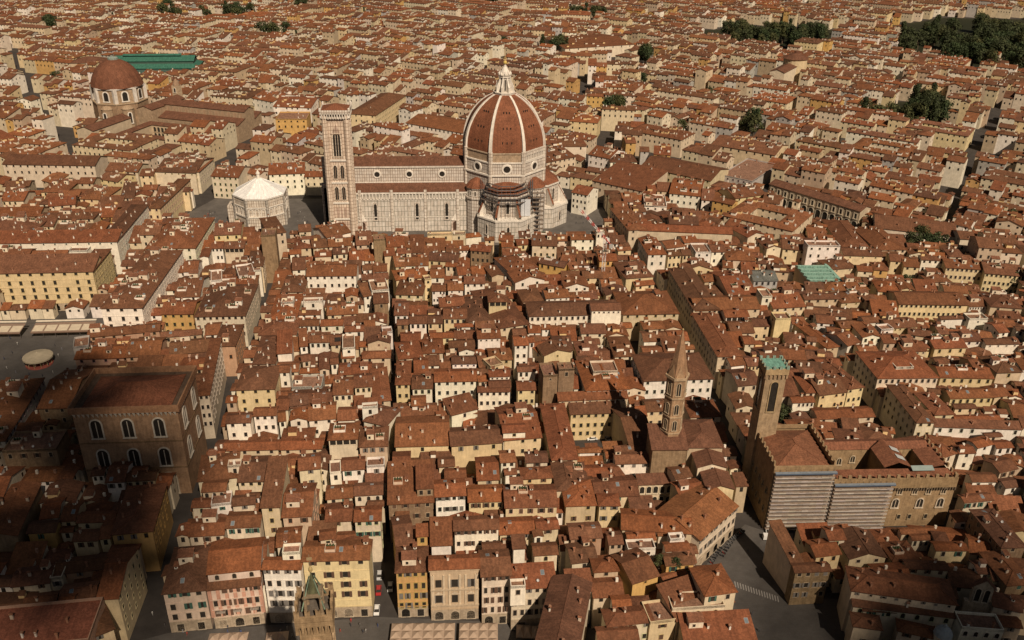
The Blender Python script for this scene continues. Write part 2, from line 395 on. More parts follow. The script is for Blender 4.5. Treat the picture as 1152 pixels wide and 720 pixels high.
HOUSES = []
PREV = [None]; TT = [(0, 0, 1)]
def tp(x, y): ox, oy, s = TT[0]; return (ox+x/s, oy+y/s)
def parse(line):
    line = line.strip()
    if not line or line[0] == '#': return
    if line[0] == 'T': TT[0] = tuple(float(a) for a in line.split()[1:4]); return
    plus = line[0] == '+'
    if plus: line = line[1:]
    lab = None
    if '|' in line: line, lab = line.split('|', 1); lab = lab.strip()
    a = line.split(); x0, y0, x1, y1, yt, h = (float(v) for v in a[:6]); rt, cw = a[6], a[7]; fl = a[8:]
    A = unproj(*tp(x0, y0), h); B = unproj(*tp(x1, y1), h)
    if rt != 'f':   # the line traced is the roof's edge: the wall stands back by the overhang
        pass
    W = math.hypot(B[0]-A[0], B[1]-A[1]); rz = math.atan2(B[1]-A[1], B[0]-A[0])
    if abs(rz) < .06: rz *= .5
    for f in fl:
        if f.startswith('az'): rz = -D2R(float(f[2:]))
    ex = (math.cos(rz), math.sin(rz)); ey = (-ex[1], ex[0])
    mx, my = (A[0]+B[0])/2, (A[1]+B[1])/2; py = tp(0, yt)[1]
    lo, hi = 1., 120.
    for _ in range(30):
        d = (lo+hi)/2
        if proj(mx+ey[0]*d, my+ey[1]*d, h)[1] > py: lo = d
        else: hi = d
    D = max(3., lo)
    oh = .0 if rt == 'f' else .5
    W = max(2.2, W-2*oh); D = max(2.5, D-2*oh)
    loc = (mx-ex[0]*W/2+ey[0]*oh, my-ex[1]*W/2+ey[1]*oh)
    H = dict(W=W, D=D, h=h, rt=rt, cw=cw, loc=loc, rz=rz, fl=fl, lab=lab, up=[], seed=len(HOUSES)*7+3, traced=True)
    if plus: PREV[0]['up'].append(H); H['z0'] = PREV[0]['h']-5; return
    HOUSES.append(H); PREV[0] = H
def corners(H, g=0.):
    ca, sa = math.cos(H['rz']), math.sin(H['rz']); x, y = H['loc']
    return [(x+ca*u-sa*v, y+sa*u+ca*v) for u, v in ((-g, -g), (H['W']+g, -g), (H['W']+g, H['D']+g), (-g, H['D']+g))]
def win_spec(H):
    wn = arch = None
    for f in H['fl']:
        if f[0] == 'w' and 'x' in f: wn = tuple(int(v) for v in f[1:].split('x'))
        elif f[0] == 'a' and (len(f) == 1 or f[1:].replace('x', '').isdigit()):
            arch = True
            if len(f) > 1: q = f[1:].split('x'); wn = (int(q[0]), int(q[1]) if len(q) > 1 else 1)
    return wn, arch
def house_style(H):
    r = random.Random(H['seed'])
    cw = jit(WALLS[H['cw']], .09, r); cr = jit(r.choice(ROOFS), .12, r)
    if 'grey' in H['fl']: cr = (.13, .13, .115)
    if H['cw'] == 'r' and H['rt'] == 'f': cr = (.24, .085, .05)
    if H['rt'] == 'f' and H['cw'] != 'r': cr = jit((.24, .13, .085), .2, r)
    return r, cw, cr
def windows_of(H, r):
    """(x, z, w, h, arch, face) of each window, in the house's own frame"""
    wn, arch = win_spec(H); out = []; W, D, h = H['W'], H['D'], H['h']
    if 'lg' in H['fl']: return out
    if wn is None: wn = (max(1, int(W/4.2)), 2 if W > 5 else 1)
    n, nf = wn
    ww, wh = (1.2, 1.95)
    if 'big' in H['fl']:
        return [(W*(i+.5)/n, z, 1.9, 3.1, 0, 'S') for z in (13.6, 7.3) for i in range(n)]
    if nf == 0: nf, wh, ww = 1, .85, .8
    if n and W/n < 2.0: ww = max(.5, W/n*.5); wh = min(wh, ww*1.7)
    if 'sh' in H['fl']: ww, wh = 1.5, 2.3
    if n and W/n < 2.8: ww = min(ww, W/n*.48)
    fh = 4.0
    for f in range(nf):
        z = h-(wh+.65)-f*fh if f or nf > 1 else h-(wh+.65)
        if f == 0 and nf > 1: z = h-1.25-.6; 
        hh = (1.45 if 'sh' in H['fl'] else 1.3) if f == 0 and nf > 1 else wh
        if z < (3.2 if 'sh' in H['fl'] else .6): continue
        for i in range(n):
            out.append((W*(i+.5)/n, z, ww, hh, 1 if arch and (f == 0 or nf > 1) else 0, 'S'))
    for f in ('E', 'W'):
        if f in H['fl']:
            m_ = max(1, int(D/3.6))
            for k in range(max(2, int((h-2)/4))):
                z = h-2.4-k*4.0
                if z < 1: break
                for i in range(m_): out.append((D*(i+.5)/m_, z, 1.1, 1.7, 0, f))
    return out
def clutter_of(H, r):
    out = []; W, D, h, rt = H['W'], H['D'], H['h'], H['rt']
    area = W*D
    nk = lambda q: int(q) + (r.random() < q-int(q))
    for kind, dens in (('chimney', 1/62), ('dormer', 1/260), ('skylight', 1/200), ('shed', 1/260), ('terrace', 1/330), ('dish', 1/700)):
        if rt == 'f' and kind in ('dormer', 'skylight'): continue
        if (kind in ('shed', 'terrace') and min(W, D) < 8) or ('plain' in H['fl'] and kind != 'chimney'): continue
        for _ in range(min(nk(area*dens), 6)):
            for _t in range(6):
                mg = 2.3 if kind in ('shed', 'terrace') else 1.
                if W < 2.5*mg or D < 3*mg: break
                x, y = r.uniform(mg, W-mg), r.uniform(mg*.7, D-mg*1.5)
                if any((x-a[1])**2+(y-a[2])**2 < 9 for a in out): continue
                out.append((kind, x, y, roof_z(W, D, h, rt, x, y)+.1, r.randrange(6))); break
    return out
FACE = {'S': 0., 'E': math.pi/2, 'W': -math.pi/2}
def wpos(H, q):
    x, z, w_, h_, a, f = q
    return (x, 0, z) if f == 'S' else ((H['W'], x, z) if f == 'E' else (0, H['D']-x, z))
def wall_mat(H): return MS if H['cw'] == 'b' else MW
def build_house(H, name, cat):
    r, cw, cr = house_style(H)
    cx, cy = H['W']/2, H['D']/2; ca, sa = math.cos(H['rz']), math.sin(H['rz'])
    t = thing(name, H['label'], cat, (H['loc'][0], H['loc'][1], 0), H['rz'], H.get('group'))
    mw, mr = MB(), MB(); add_block(mw, mr, H['W'], H['D'], 0, H['h'], H['rt'], cw, cr, oh=.5, Mw=wall_mat(H))
    if 'sh' in H['fl']: mw.box(-.05, H['W']+.05, -.06, .5, 4.3, 4.75, (cw[0]*.9, cw[1]*.88, cw[2]*.85), MP, bottom=True)
    if 'pil' in H['fl']:
        for i in range(7): x = H['W']*i/6; mw.box(x-.55, x+.55, -.1, .2, 4.7, H['h'], (.50, .27, .19), MP)
    if 'sh' in H['fl']: mw.box(-.03, H['W']+.03, -.03, .3, 0, 4.35, (.40, .32, .23), MS)
    if 'sh' in H['fl'] and 'big' not in H['fl']:
        for k in range(1, 6):
            z = H['h']-.4-4*k
            if z > 6: mw.box(-.02, H['W']+.02, -.12, .1, z, z+.22, (cw[0]*.95, cw[1]*.95, cw[2]*.97), MP, bottom=True)
    if 'big' in H['fl']:
        for z in (6.6, 13): mw.box(0, H['W'], -.7, 0, z-.35, z, (.42, .33, .23), MP, bottom=True)
        for i in range(8):
            x = H['W']*(i//2*2+(.35 if i % 2 else -.35)+.0)/6; x = min(max(x, .5), H['W']-.5)
            for z in (6.6, 13): mw.box(x-.3, x+.3, -.3, 0, z, z+5.6, (.55, .44, .31), MP)
        for i in range(3):
            x = H['W']*(i+.5)/3; mw.face([(x-1.6, -.5, 11), (x+1.6, -.5, 11), (x, -.5, 12.2)], (.58, .47, .34), MP)
    if 'cornice' in H['fl']:
        for z in (H['h']-.7,): mw.box(-.3, H['W']+.3, -.4, .3, z, z+.5, (cw[0]*1.02, cw[1]*1.02, cw[2]*1.02), MP, bottom=True)
    mw.build('wall', t); ro = mr.build('roof', t)
    near = proj(*H['loc'], H['h'])[2] < 330
    cf = tuple(min(1, v*.98) for v in (cw[0]*.92, cw[1]*.92, cw[2]*.9)) if H['cw'] != 'b' else (.40, .32, .22)
    cf = tuple(round(v*10)/10 if v > .15 else round(v, 1) for v in cf)
    shut = r.choice(['b', 'b', 'n', 'g'] if not 'sg' in H['fl'] else ['g'])
    def add_w(Hx, parent, sub):
        sty = False
        for q in windows_of(Hx, r)[:100]:
            w_, h_ = q[2], q[3]
            wm, pm, sm = window_meshes(round(w_, 1), round(h_, 1), q[4], cf, SHUT[shut])
            if r.random() < .04 and not sty: continue
            o = put('window', wm, parent, wpos(Hx, q), FACE[q[5]])
            if not sub:
                put('pane', pm, o)
                if near and q[5] == 'S' and not q[4] and r.random() < .6:
                    for s_ in (-1, 1): put('shutter', sm, o, (s_*(w_*.78 if r.random() < .7 else w_*.25), 0, 0))
            else: put('pane', pm, parent, wpos(Hx, q), FACE[q[5]])
        if 'lg' in Hx['fl']:
            n = max(2, int(Hx['W']/2.6)); g = MB(); zz = Hx['h']
            g.box(.25, Hx['W']-.25, -.05, .1, zz-2.5, zz-.25, (.03, .025, .02), MG); lo = g.build('loggia', parent)  # dark slab stands in for the shade inside the open loggia
            g = MB()
            for i in range(n+1): x = .25+(Hx['W']-.5)*i/n; g.box(x-.18, x+.18, -.16, .1, zz-2.5, zz, cw, MP)
            g.box(0, Hx['W'], -.16, .1, zz-2.75, zz-2.4, cw, MP, bottom=True)
            if not sub: g.build('pillar_row', lo)
            else: g.build('pillar_row', parent)
    add_w(H, t, False)
    if 'sh' in H['fl']:
        n = max(2, int(H['W']/4.5))
        for i in range(n):
            x = H['W']*(i+.5)/n; big = r.random() < .5
            key = ('shop', big)
            if key not in _WM:
                g = MB(); g.opening(0, 0, 2.5 if big else 2., 3.3 if big else 2.9, 1 if big else 0, .25, (.42, .35, .26), MS); p = MB(); p.opening(0, 0, 2.5 if big else 2., 3.3 if big else 2.9, 1 if big else 0, 0, (0, 0, 0), MS, None, MG)
                _WM[key] = (g.mesh('shop_front'), p.mesh('pane'))
            o = put('shop_front', _WM[key][0], t, (x, 0, .25)); put('pane', _WM[key][1], o)
    if 'bal' in H['fl']:
        for i in (1, 3, 5):
            x = H['W']*i/6; g = MB(); g.box(x-1.3, x+1.3, -1., 0, 6.9, 7.1, (.35, .3, .25), MS, bottom=True)
            for k in range(9): g.bar((x-1.25+k*.31, -.95, 7.1), (x-1.25+k*.31, -.95, 8.), .04, (.05, .05, .05), MX)
            g.bar((x-1.3, -.95, 8.), (x+1.3, -.95, 8.), .05, (.05, .05, .05), MX); g.build('balcony', t)
    for kind, x, y, z, k in clutter_of(H, r):
        if any(ux-.6 < x < ux2+.6 and uy-.6 < y < uy2+.6 for ux, ux2, uy, uy2 in [up_rect(H, u) for u in H['up']]): continue
        nm = {'chimney': 'chimney', 'dormer': 'dormer', 'skylight': 'skylight', 'shed': 'roof_room', 'terrace': 'roof_terrace', 'dish': 'satellite_dish'}[kind]
        o = put(nm, chimney_mesh(k) if kind == 'chimney' else small_mesh(kind, k % 3 if kind in ('dormer', 'shed') else k % 2 if kind == 'terrace' else 0), ro, (x, y, z), (r.choice((0, 0, math.pi/2)) if kind == 'chimney' else 0))
        if kind == 'skylight' and H['rt'] in 'gsh': o.rotation_euler = (math.atan(.3)*(1 if H['rt'] == 's' or y < H['D']/2 else -1), 0, 0)
        if kind == 'dish': o.rotation_euler = (math.pi/3, 0, r.uniform(-.5, .5)); o.location.z += .9
    for U in H['up']:
        ru, cu, cru = house_style(U)
        dx, dy = U['loc'][0]-H['loc'][0], U['loc'][1]-H['loc'][1]
        l = (dx*ca+dy*sa, -dx*sa+dy*ca)
        mw, mr = MB(), MB(); add_block(mw, mr, U['W'], U['D'], U['z0'], U['h'], U['rt'], cu, cru, oh=.4, Mw=wall_mat(U))
        o = mw.build('upper_storey', t, (l[0], l[1], 0), U['rz']-H['rz']); mr.build('roof', o); add_w(U, o, True)
    return t
def up_rect(H, U):
    ca, sa = math.cos(H['rz']), math.sin(H['rz']); dx, dy = U['loc'][0]-H['loc'][0], U['loc'][1]-H['loc'][1]
    x, y = dx*ca+dy*sa, -dx*sa+dy*ca
    return x, x+U['W'], y, y+U['D']
def mass_house(mb, H, lod):
    """the same kind of house, merged into the far-off mass of roofs"""
    r, cw, cr = house_style(H)
    mb.T = (math.cos(H['rz']), math.sin(H['rz']), H['loc'][0], H['loc'][1], 0.)
    add_block(mb, mb, H['W'], H['D'], 0, H['h'], H['rt'], cw, cr, oh=.45, Mw=wall_mat(H), ridge=False)
    W, D = H['W'], H['D']
    for x, z, w_, h_, a, f in windows_of(H, r):
        if r.random() < .06: continue
        if f != 'S': continue
        mb.box(x-w_/2, x+w_/2, -.07, 0, z, z+h_, (.05, .04, .03), MG, bottom=True)
    for side in (1, 2):
        xx = W+.0 if side == 1 else 0
        n = max(1, int(D/5))
        for fl in range(2):
            for i in range(n):
                if r.random() < .35: continue
                y = D*(i+.5)/n; z = H['h']-2.2-fl*4
                mb.box(xx-.06, xx+.06, y-.5, y+.5, z, z+1.5, (.05, .04, .03), MG)
    for kind, x, y, z, k in clutter_of(H, r):
        if lod and r.random() < .6: continue
        if kind == 'chimney':
            c = [(.70, .62, .50), (.36, .2, .13), (.74, .67, .57)][k % 3]; mb.box(x-.4, x+.4, y-.35, y+.35, z-1, z+1.5, c, MW)
        elif kind in ('shed', 'dormer', 'terrace'):
            s = 1.6 if kind != 'dormer' else .9; c = [(.76, .69, .58), (.66, .56, .42), (.70, .5, .25)][k % 3]
            mb.box(x-s, x+s, y-s*.8, y+s*.8, z-2, z+1.6, c, MW, top=False)
            mb.face([(x-s-.2, y-s, z+1.55), (x+s+.2, y-s, z+1.55), (x+s+.2, y+s, z+2.2), (x-s-.2, y+s, z+2.2)], cr, MR)
    mb.T = None
    for U in H['up']: mass_house(mb, U, lod)
# ------------------------------------------------------------------ houses measured in the photo: front eave (x0 y0 x1 y1), back eave y, eave height, roof form, wall colour; one off-frame house is added to shade the square
DATA = '''
T 150 560 4
125 437 330 418 215 16 h p w3x3 sh W | pink corner house with a broad hipped roof beside the wide shopping street and square
330 420 575 395 345 16 s p w5x3 sh bal pil plain | pink palazzo with pilaster strips, balconies and three arched attic openings on the square
+ 325 350 575 325 185 20 g p a3
575 325 757 325 265 22 g w w4x4 sh plain | white house with four rows of brown windows beside the yellow corner palazzo
+ 670 258 750 252 215 25 f w
755 287 1065 283 190 23.5 g y w4x4 sh | yellow five-storey palazzo on the square's corner, behind the crenellated tower
+ 835 195 915 185 140 26 g c
245 178 410 168 90 14 g c w3x1
410 140 572 132 60 16 g c w4x1 sg
568 48 662 44 -140 22 s o w1x3 plain | tall tan house with a white top storey, rising among lower roofs behind the pink palazzo
665 92 805 84 -66 20 g t w2x1 E
640 225 755 215 130 17 g c
430 285 600 270 190 17 g c
860 112 985 105 30 16 g c
990 110 1118 104 35 18 g c w3x2 E
T 420 560 4
95 340 248 335 218 18.7 h O w4x4 sh W | ochre corner house facing the square beside the dark lane, next to the stone palazzo
+ 190 180 250 175 130 21 s O
247 327 483 320 255 21 g t w3x2 big a cornice sh plain n=palazzo | tan stone palazzo with two rows of three large pedimented windows
483 360 625 350 232 20 g c w4x4 sh | cream house with a steep broad roof between the stone palazzo and a lower cream house
617 418 828 402 320 17 s c w6x4 sh | lower cream house with small windows, half under a diagonal shadow
+ 618 408 685 405 375 19 f w
720 265 835 255 200 17 g c w1x1 a
720 180 770 175 160 18 G w w1x1
735 150 840 140 90 16 g o
625 235 690 230 180 20 s w w1x1
490 240 625 230 195 16 g o
565 170 730 160 85 16 g o
360 152 570 142 80 19 g w w6x2 plain | white house with an open glazed loggia on the left of its top floor
255 220 357 215 118 17 s w w1x1
250 120 350 115 85 16 g o
100 225 190 212 80 17 g O
T 620 560 4
62 40 208 36 -80 16 h t w2x2 W | tan stone house at the end of the long roof, windows over a narrow dark lane
212 38 315 38 -20 16 h y w2x2
315 145 640 165 55 14 g o plain
672 195 847 38 0 13 g c w8x4 sh plain | cream curved palazzo with rows of windows facing the paved piazza with parked scooters
690 447 842 425 305 20 h c w2x1 plain | cream belvedere house with a hipped roof above planted roof terraces
545 510 780 490 430 16 f c w3x1 a plain
565 560 830 470 390 14.5 s o plain
600 660 930 640 540 13 s t w4x1 lg
365 392 492 352 240 16 g O w1x0 plain
515 310 650 300 245 16 g O w2x1
510 385 620 350 330 13 g c
85 190 235 180 110 16 g r
90 300 215 285 200 15 g c w1x1
258 215 330 210 150 15 g t w2x2
345 200 475 190 150 14 g o
345 240 470 235 195 15 f w
480 175 560 170 130 13 g c w1x1
535 195 600 190 165 15 f w
515 245 630 235 195 14 g w
190 340 310 330 270 16 h t
300 310 370 330 280 14 g y w1x1
-103 760 106 800 365 18 G c plain w0x0 | big plain gabled roof with a white side wall near the narrow lane's end
250 585 470 560 490 14 h c
210 650 400 640 575 13 g o
445 570 560 555 470 14 f y
T 420 420 4
110 195 290 185 135 11 g o
170 150 240 146 98 14 g w w1x1
295 190 470 180 120 11 g c
350 192 475 160 125 13 s w w1x1
95 332 345 326 192 16 g y w1x1 plain
347 330 585 313 238 17 g y w3x1 plain | long yellow house with a bare wall and few windows over a dark courtyard
585 305 762 290 145 17 g y w3x2
+ 580 272 690 265 225 20 g w
800 392 925 388 135 18 h o plain | very long narrow roof running along the lane from the square stone tower
880 603 1000 598 400 15 h o
820 530 935 528 388 16.5 h o plain
885 187 1120 178 135 13 s y w7x3 plain | yellow convent wing with rows of small square windows over a parking court
832 128 1150 112 92 16 s o w10x0 plain
765 18 830 14 -40 24 f b w1x0 | square brown stone tower house, the shorter of an adjoining pair
835 -10 905 -14 -42 27 f b w1x1 | square brown stone tower house with a flat top, the taller of an adjoining pair
920 360 1025 352 335 10 g c w2x1
62 594 275 580 440 17 s b w4x2 | brown stone palazzo with terraces and skylights along its lane
+ 190 525 275 520 440 21 s b w2x1
85 450 170 445 350 16 g o
290 425 370 420 375 15 g o
320 475 420 470 425 15 g o
275 560 420 550 475 18 g w w4x3 sgrey
425 582 590 578 500 16 g y w5x1
590 607 833 603 500 17 g y w5x1 | ochre-yellow house with a low row of five windows under a broad roof by the lane
465 485 570 480 375 15 g o
570 405 645 400 345 18 g w w2x2
590 460 650 455 425 15 g w w1x1
685 405 790 400 350 16 g c
665 480 810 470 420 17 h y
T 150 420 4
412 228 530 222 178 15 g w w2x2
535 195 645 190 150 15 g w w3x2
650 220 690 215 165 13 g w
700 215 785 210 165 15 G w w1x1
402 350 655 345 300 12 g o plain
657 345 850 342 292 12 g o plain
872 303 1012 297 222 20 h c lg | cream house with a dark open loggia under its hipped roof
1012 335 1148 328 240 18 h t w3x1
640 168 700 165 100 14 g c
700 150 790 140 85 14 g c
785 215 915 205 130 14 g w
915 215 1000 210 150 15 g w
1030 160 1100 155 140 21 f w w1x1
1030 215 1140 240 150 17 h w w1x1
895 100 990 95 15 16 g c w3x1
992 66 1078 60 0 17 g c w3x1
285 490 470 470 360 14 h c w1x1
303 538 418 530 480 15 g o a3
425 425 485 420 395 17 f c
465 492 590 488 370 15 g c w3x2
740 440 845 430 360 21 g c E
440 600 550 590 545 14 g c
500 565 570 560 535 14 g w w2x1
258 607 350 603 560 13 g c a1
350 600 440 590 540 13 f w
885 455 935 450 400 17 f w
935 440 1045 432 375 16 g w w2x1
1050 425 1130 420 385 18 f w w1x1
865 570 990 560 500 14 g c
990 555 1125 545 490 15 g c w3x1 a
1045 500 1140 490 430 14 g c
860 635 990 620 580 13 g c
1050 600 1135 598 570 13 g o
T 0 560 4
-90 190 80 172 -60 16 G b w0x0 plain
115 165 250 155 100 14 g O w1x1
175 100 265 90 0 14 g w w1x1
265 110 340 105 10 14 g y w1x1
340 115 515 110 60 14 g y a w2x1
320 200 440 195 140 14 g y w2x1
440 190 500 185 100 14 g y w1x1
265 160 330 155 140 12 g c w1x1
495 170 690 152 -60 17 h O w3x1 E plain | long ochre palazzo with shuttered windows stretching down the wide shopping street
430 462 535 455 222 18 g y E w0x0 plain | long yellow house with a high side wall on the wide street, in cloud shade
45 405 225 385 305 13 g c
225 370 280 365 300 13 f c
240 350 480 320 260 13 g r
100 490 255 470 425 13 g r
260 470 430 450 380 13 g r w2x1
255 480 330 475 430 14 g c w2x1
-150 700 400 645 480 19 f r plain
385 645 520 590 475 16 h y E
T 864 560 4
885 25 1020 12 -20 14 g c w4x1
1048 228 1170 225 50 16 h b W
1075 400 1200 390 240 14 h b
120 330 180 320 150 13 s o
215 270 335 255 185 14 g y w2x1
275 195 355 190 125 16 g c w1x1
365 280 540 270 150 14 G o plain | broad gabled roof standing alone in front of the scaffolded palace
600 165 760 160 140 11 g o
650 195 740 190 160 11 g c w3x1
755 240 905 240 195 12 g y w2x1
560 290 690 280 195 12 h o
620 320 820 330 280 13 g o
905 250 1005 270 170 11 g o
945 345 1020 345 280 12 g w w1x1
1010 375 1100 385 300 12 g y
372 420 858 487 335 17 h c w8x0 plain n=palazzo | large cream palazzo with a long hipped roof and clerestory, below the scaffolded palace
380 490 850 545 440 13 s c w7x1 a plain
425 510 580 520 485 12 g c
380 580 520 600 520 11 h o
580 600 760 640 560 11 h o
870 590 1060 605 525 13 f w a4 | small white terrace house with four arches beside the bell gable
1010 490 1150 520 430 12 g c
1040 580 1150 590 530 11 g o
120 340 290 332 290 14 g b w4x3
T 0 400 4
165 240 315 238 62 19 g b
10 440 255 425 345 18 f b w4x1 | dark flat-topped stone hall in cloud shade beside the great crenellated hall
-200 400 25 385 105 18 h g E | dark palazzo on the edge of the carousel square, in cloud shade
405 545 470 540 500 14 g w w2x1
470 575 560 570 470 15 g w w2x1
560 570 700 560 515 14 g y w4x1
885 183 945 178 -80 21 h c w2x4 E plain | tall pale palazzo with a red roof along the street behind the great hall
T 620 400 4
415 118 735 105 -10 17 h w w9x2 W plain | white palazzo with grey shutters behind the hexagonal spire
155 162 355 150 20 18 h w w8x1 | large hipped block with a row of small top windows east of the stone towers
+ 190 80 300 75 30 21 f c
430 255 520 250 195 13 g y w2x2
625 280 770 275 200 15 h o
350 405 470 395 235 14 g o plain
290 490 460 485 432 14 g w w3x2
125 440 235 437 415 10 g w w2x1
125 560 300 550 490 14 g o
290 440 440 425 400 13 g o
300 560 340 545 490 14 g o
140 610 210 600 540 14 g o
200 645 400 630 540 14 g o
560 560 640 545 495 14 g c w2x1
580 640 700 620 560 13 g o
840 140 945 130 60 15 g c w2x1
885 50 960 45 0 15 g y w4x1
810 50 880 42 0 15 g w lg
T 864 400 4
85 105 155 100 55 14 g w w3x1
110 215 215 210 180 13 g w w5x1
170 170 310 165 90 15 h o
360 155 438 143 10 15 h y w3x2 a
232 182 362 165 90 15 g y w4x2 a | yellow house with arched openings some way behind the brick tower
225 50 335 45 10 15 g y w2x1
270 110 360 105 60 14 g w
225 290 485 275 232 12 g o plain
495 108 770 98 -20 16 h c w10x1 W plain az2 | big palazzo block with a long roof on the corner of the dark straight street
+ 575 60 655 58 25 18 f w
775 100 1020 105 40 14 g y w6x1
760 40 820 35 5 15 g y w1x1
930 65 975 62 5 16 g y w1x1
668 305 755 303 130 17 h c W w2x2 az3 | grey palazzo with a long shaded flank of windows on the dark straight street
750 270 845 265 165 15 h o
820 195 1020 190 145 14 g y w6x1
1020 190 1095 180 135 14 g t
840 240 945 240 215 13 g y
850 305 1060 300 265 13 g o
750 322 1150 335 300 13 s w w8x1 plain
695 470 785 455 365 14 h o
785 465 855 440 365 15 h c w1x1
860 445 940 440 400 14 g w w1x2
945 420 1020 400 370 14 g w
1030 420 1110 415 380 13 g w w2x1
1045 530 1130 510 460 13 g t w2x1
920 570 1040 570 525 12 g w w2x1
1070 600 1150 590 550 12 g w w1x1
980 370 1060 365 345 13 g o
1030 80 1150 75 0 16 h t w1x1
T 0 240 4
-160 277 420 262 218 22 s y w11x4 sh E plain n=palazzo | huge yellow palazzo with rows of pedimented windows above the cafe canopies
335 264 420 262 160 22 h y E w0x0 plain
0 225 275 215 192 19 f w w6x0
135 195 300 190 165 18 g r
-100 200 130 195 160 18 g r
305 175 390 175 155 18 f w
45 108 465 105 78 21 g w w8x0
440 128 528 127 -40 20 h w E w0x0 plain
245 75 410 72 45 17 g y w5x0
-100 90 150 88 20 18 h o
150 60 240 60 20 16 g c
160 30 420 25 -5 17 h o
-200 140 528 128 100 20 s w w14x0 plain n=palazzo | vast pale palazzo block with a long white side facade behind the yellow palazzo
448 428 640 428 165 20 h w w3x3 sh E | white palazzo with a long red roof on the street corner by the cafe canopies
650 160 880 158 20 18 h w w4x2 E
960 100 1085 95 40 18 g y a w3x1 | bright yellow house with arched windows near the white octagonal baptistery
720 455 870 455 390 15 g O w4x3
870 467 1105 462 320 17 h c w8x3 E
820 265 890 262 210 16 g w w1x1
895 200 940 198 160 17 G w w1x0
945 160 1005 158 130 17 g w w3x2
1005 160 1100 158 125 17 g c lg
780 380 900 375 280 14 g w
950 310 1000 305 260 16 f w
985 350 1055 345 300 15 f w w1x0
1050 360 1150 355 280 14 h o
905 400 1040 395 340 14 g w
1075 290 1150 280 235 16 f w
1085 90 1150 85 60 15 g c
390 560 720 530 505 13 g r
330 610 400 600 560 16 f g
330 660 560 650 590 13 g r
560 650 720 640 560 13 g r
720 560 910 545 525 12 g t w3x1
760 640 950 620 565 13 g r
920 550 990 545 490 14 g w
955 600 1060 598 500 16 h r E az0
T 240 250 5.333
285 88 372 84 45 28 f b w0x0 | plain brown stone tower standing above the street toward the baptistery
200 270 300 265 170 16 h o E
120 420 240 410 335 15 h o E
40 375 140 370 325 14 g w w2x1
200 300 285 295 265 15 f w
335 75 440 60 -30 22 h o E plain | tall palazzo with a side facade on the street running to the cathedral square
510 60 590 55 10 15 g c w1x1
615 50 690 45 15 15 g c
480 160 590 155 85 14 h o
455 195 530 190 160 15 g w w1x1
470 290 555 285 205 15 g w
595 160 690 150 100 14 g o w2x1
680 95 830 60 20 15 g w w1x1
690 150 830 140 95 14 g o
605 210 710 205 170 14 g o lg
715 195 810 190 150 14 g c w2x1
815 235 910 230 165 14 g w w1x1
855 140 955 135 50 15 g o
962 112 1032 108 80 23 f b w0x0 | slim brown stone tower with a flat top south of the nave
1030 200 1095 195 150 15 g o lg
1040 150 1150 145 80 15 g o
1090 270 1150 265 195 14 g o
555 325 860 322 250 17 g w w7x2 plain | long bare white house with a sparse row of small square windows
895 290 960 285 255 14 g w w1x1
955 300 1045 295 255 14 g c w3x1
890 350 1055 340 305 13 g o
400 420 545 420 320 14 h o
330 585 500 580 430 14 h o
405 490 480 487 455 17 f w w1x1
515 470 675 465 430 13 g w
540 485 655 480 460 15 f w w1x1
505 560 645 555 525 13 g w
510 625 635 622 580 14 g w w4x1
640 625 780 620 580 14 g w w2x1
680 560 870 550 490 13 g o
790 450 870 445 400 15 G t a1
900 450 955 440 410 15 s w w1x2
960 490 1055 485 420 16 g b w1x1 | small brown stone house with one window beside the narrow dark lane
880 400 945 390 360 13 g o
950 420 1055 410 350 15 f w
T 240 340 5.333
128 530 372 522 380 17 h y w3x3 W plain | pale yellow house with three window columns at the end of a long roof
230 375 375 370 200 15 h o
265 200 500 195 105 15 h o
378 312 475 305 215 18 s w w0x0 plain
390 425 460 422 370 17 g w w1x2
515 270 570 265 195 14 s w w1x1
570 245 720 240 190 14 g w w4x1
700 260 780 255 190 14 g o solar | low house with blue solar panels on its roof
785 180 905 175 135 15 g w w2x1
775 285 850 280 200 17 f w
630 410 700 405 305 13 G o
700 375 755 370 330 14 g w w1x1
765 340 850 335 285 13 g t w2x1
920 250 1065 245 205 14 G t w1x0
890 340 1065 335 290 13 h o
905 150 975 145 100 14 g w
1015 190 1075 185 155 15 f w
750 440 950 430 360 13 g o
955 600 1070 590 390 14 h o
715 550 835 545 480 15 g c w3x1
840 520 950 512 445 16 g c w3x1
470 520 650 515 445 13 f g
460 640 715 630 520 13 g o
375 580 450 575 530 13 g w w1x1
380 640 450 630 585 13 g o
515 430 640 425 390 12 g w
530 360 590 350 310 13 g o
T 430 250 5.333
272 80 418 78 66 16 f y w2x1 | bright yellow flat-roofed house under the cathedral's south flank
420 80 500 78 60 15 f c w1x1
500 95 600 85 65 13 h w w1x0
20 150 175 155 75 14 h o
10 205 80 200 155 15 g o lg
85 190 145 190 150 14 g c
695 110 785 115 75 14 g O w1x0
715 150 785 150 115 14 g c w2x1
810 140 885 135 100 14 g y w1x1
895 140 1052 145 75 17 g c w4x2 | cream four-window house with a hipped roof below the scaffolded apse
525 170 650 180 135 16 g b a4x2
445 170 520 170 140 13 g w w3x0
270 230 455 240 180 14 g y w4x1
85 265 280 260 205 14 g w w1x1
220 240 280 235 190 14 g c w1x1
375 265 450 270 240 15 g c w2x1
80 350 280 330 280 14 h y
285 335 375 335 275 14 g w w1x1
455 320 520 315 260 14 g w
535 310 640 310 260 15 g w w2x1
655 330 735 320 265 17 G t w0x0 plain
295 415 385 415 370 14 g w w4x2
390 410 490 410 355 14 g w w2x0
490 370 620 370 320 16 g w w3x2
255 350 295 345 325 17 f y W w1x4
75 435 245 440 345 14 h o
70 560 160 560 470 14 g w w2x1
345 510 500 500 445 14 g r
365 580 510 580 510 14 g y w4x1
505 600 660 590 445 14 h o plain
160 610 270 610 555 14 g w w3x1
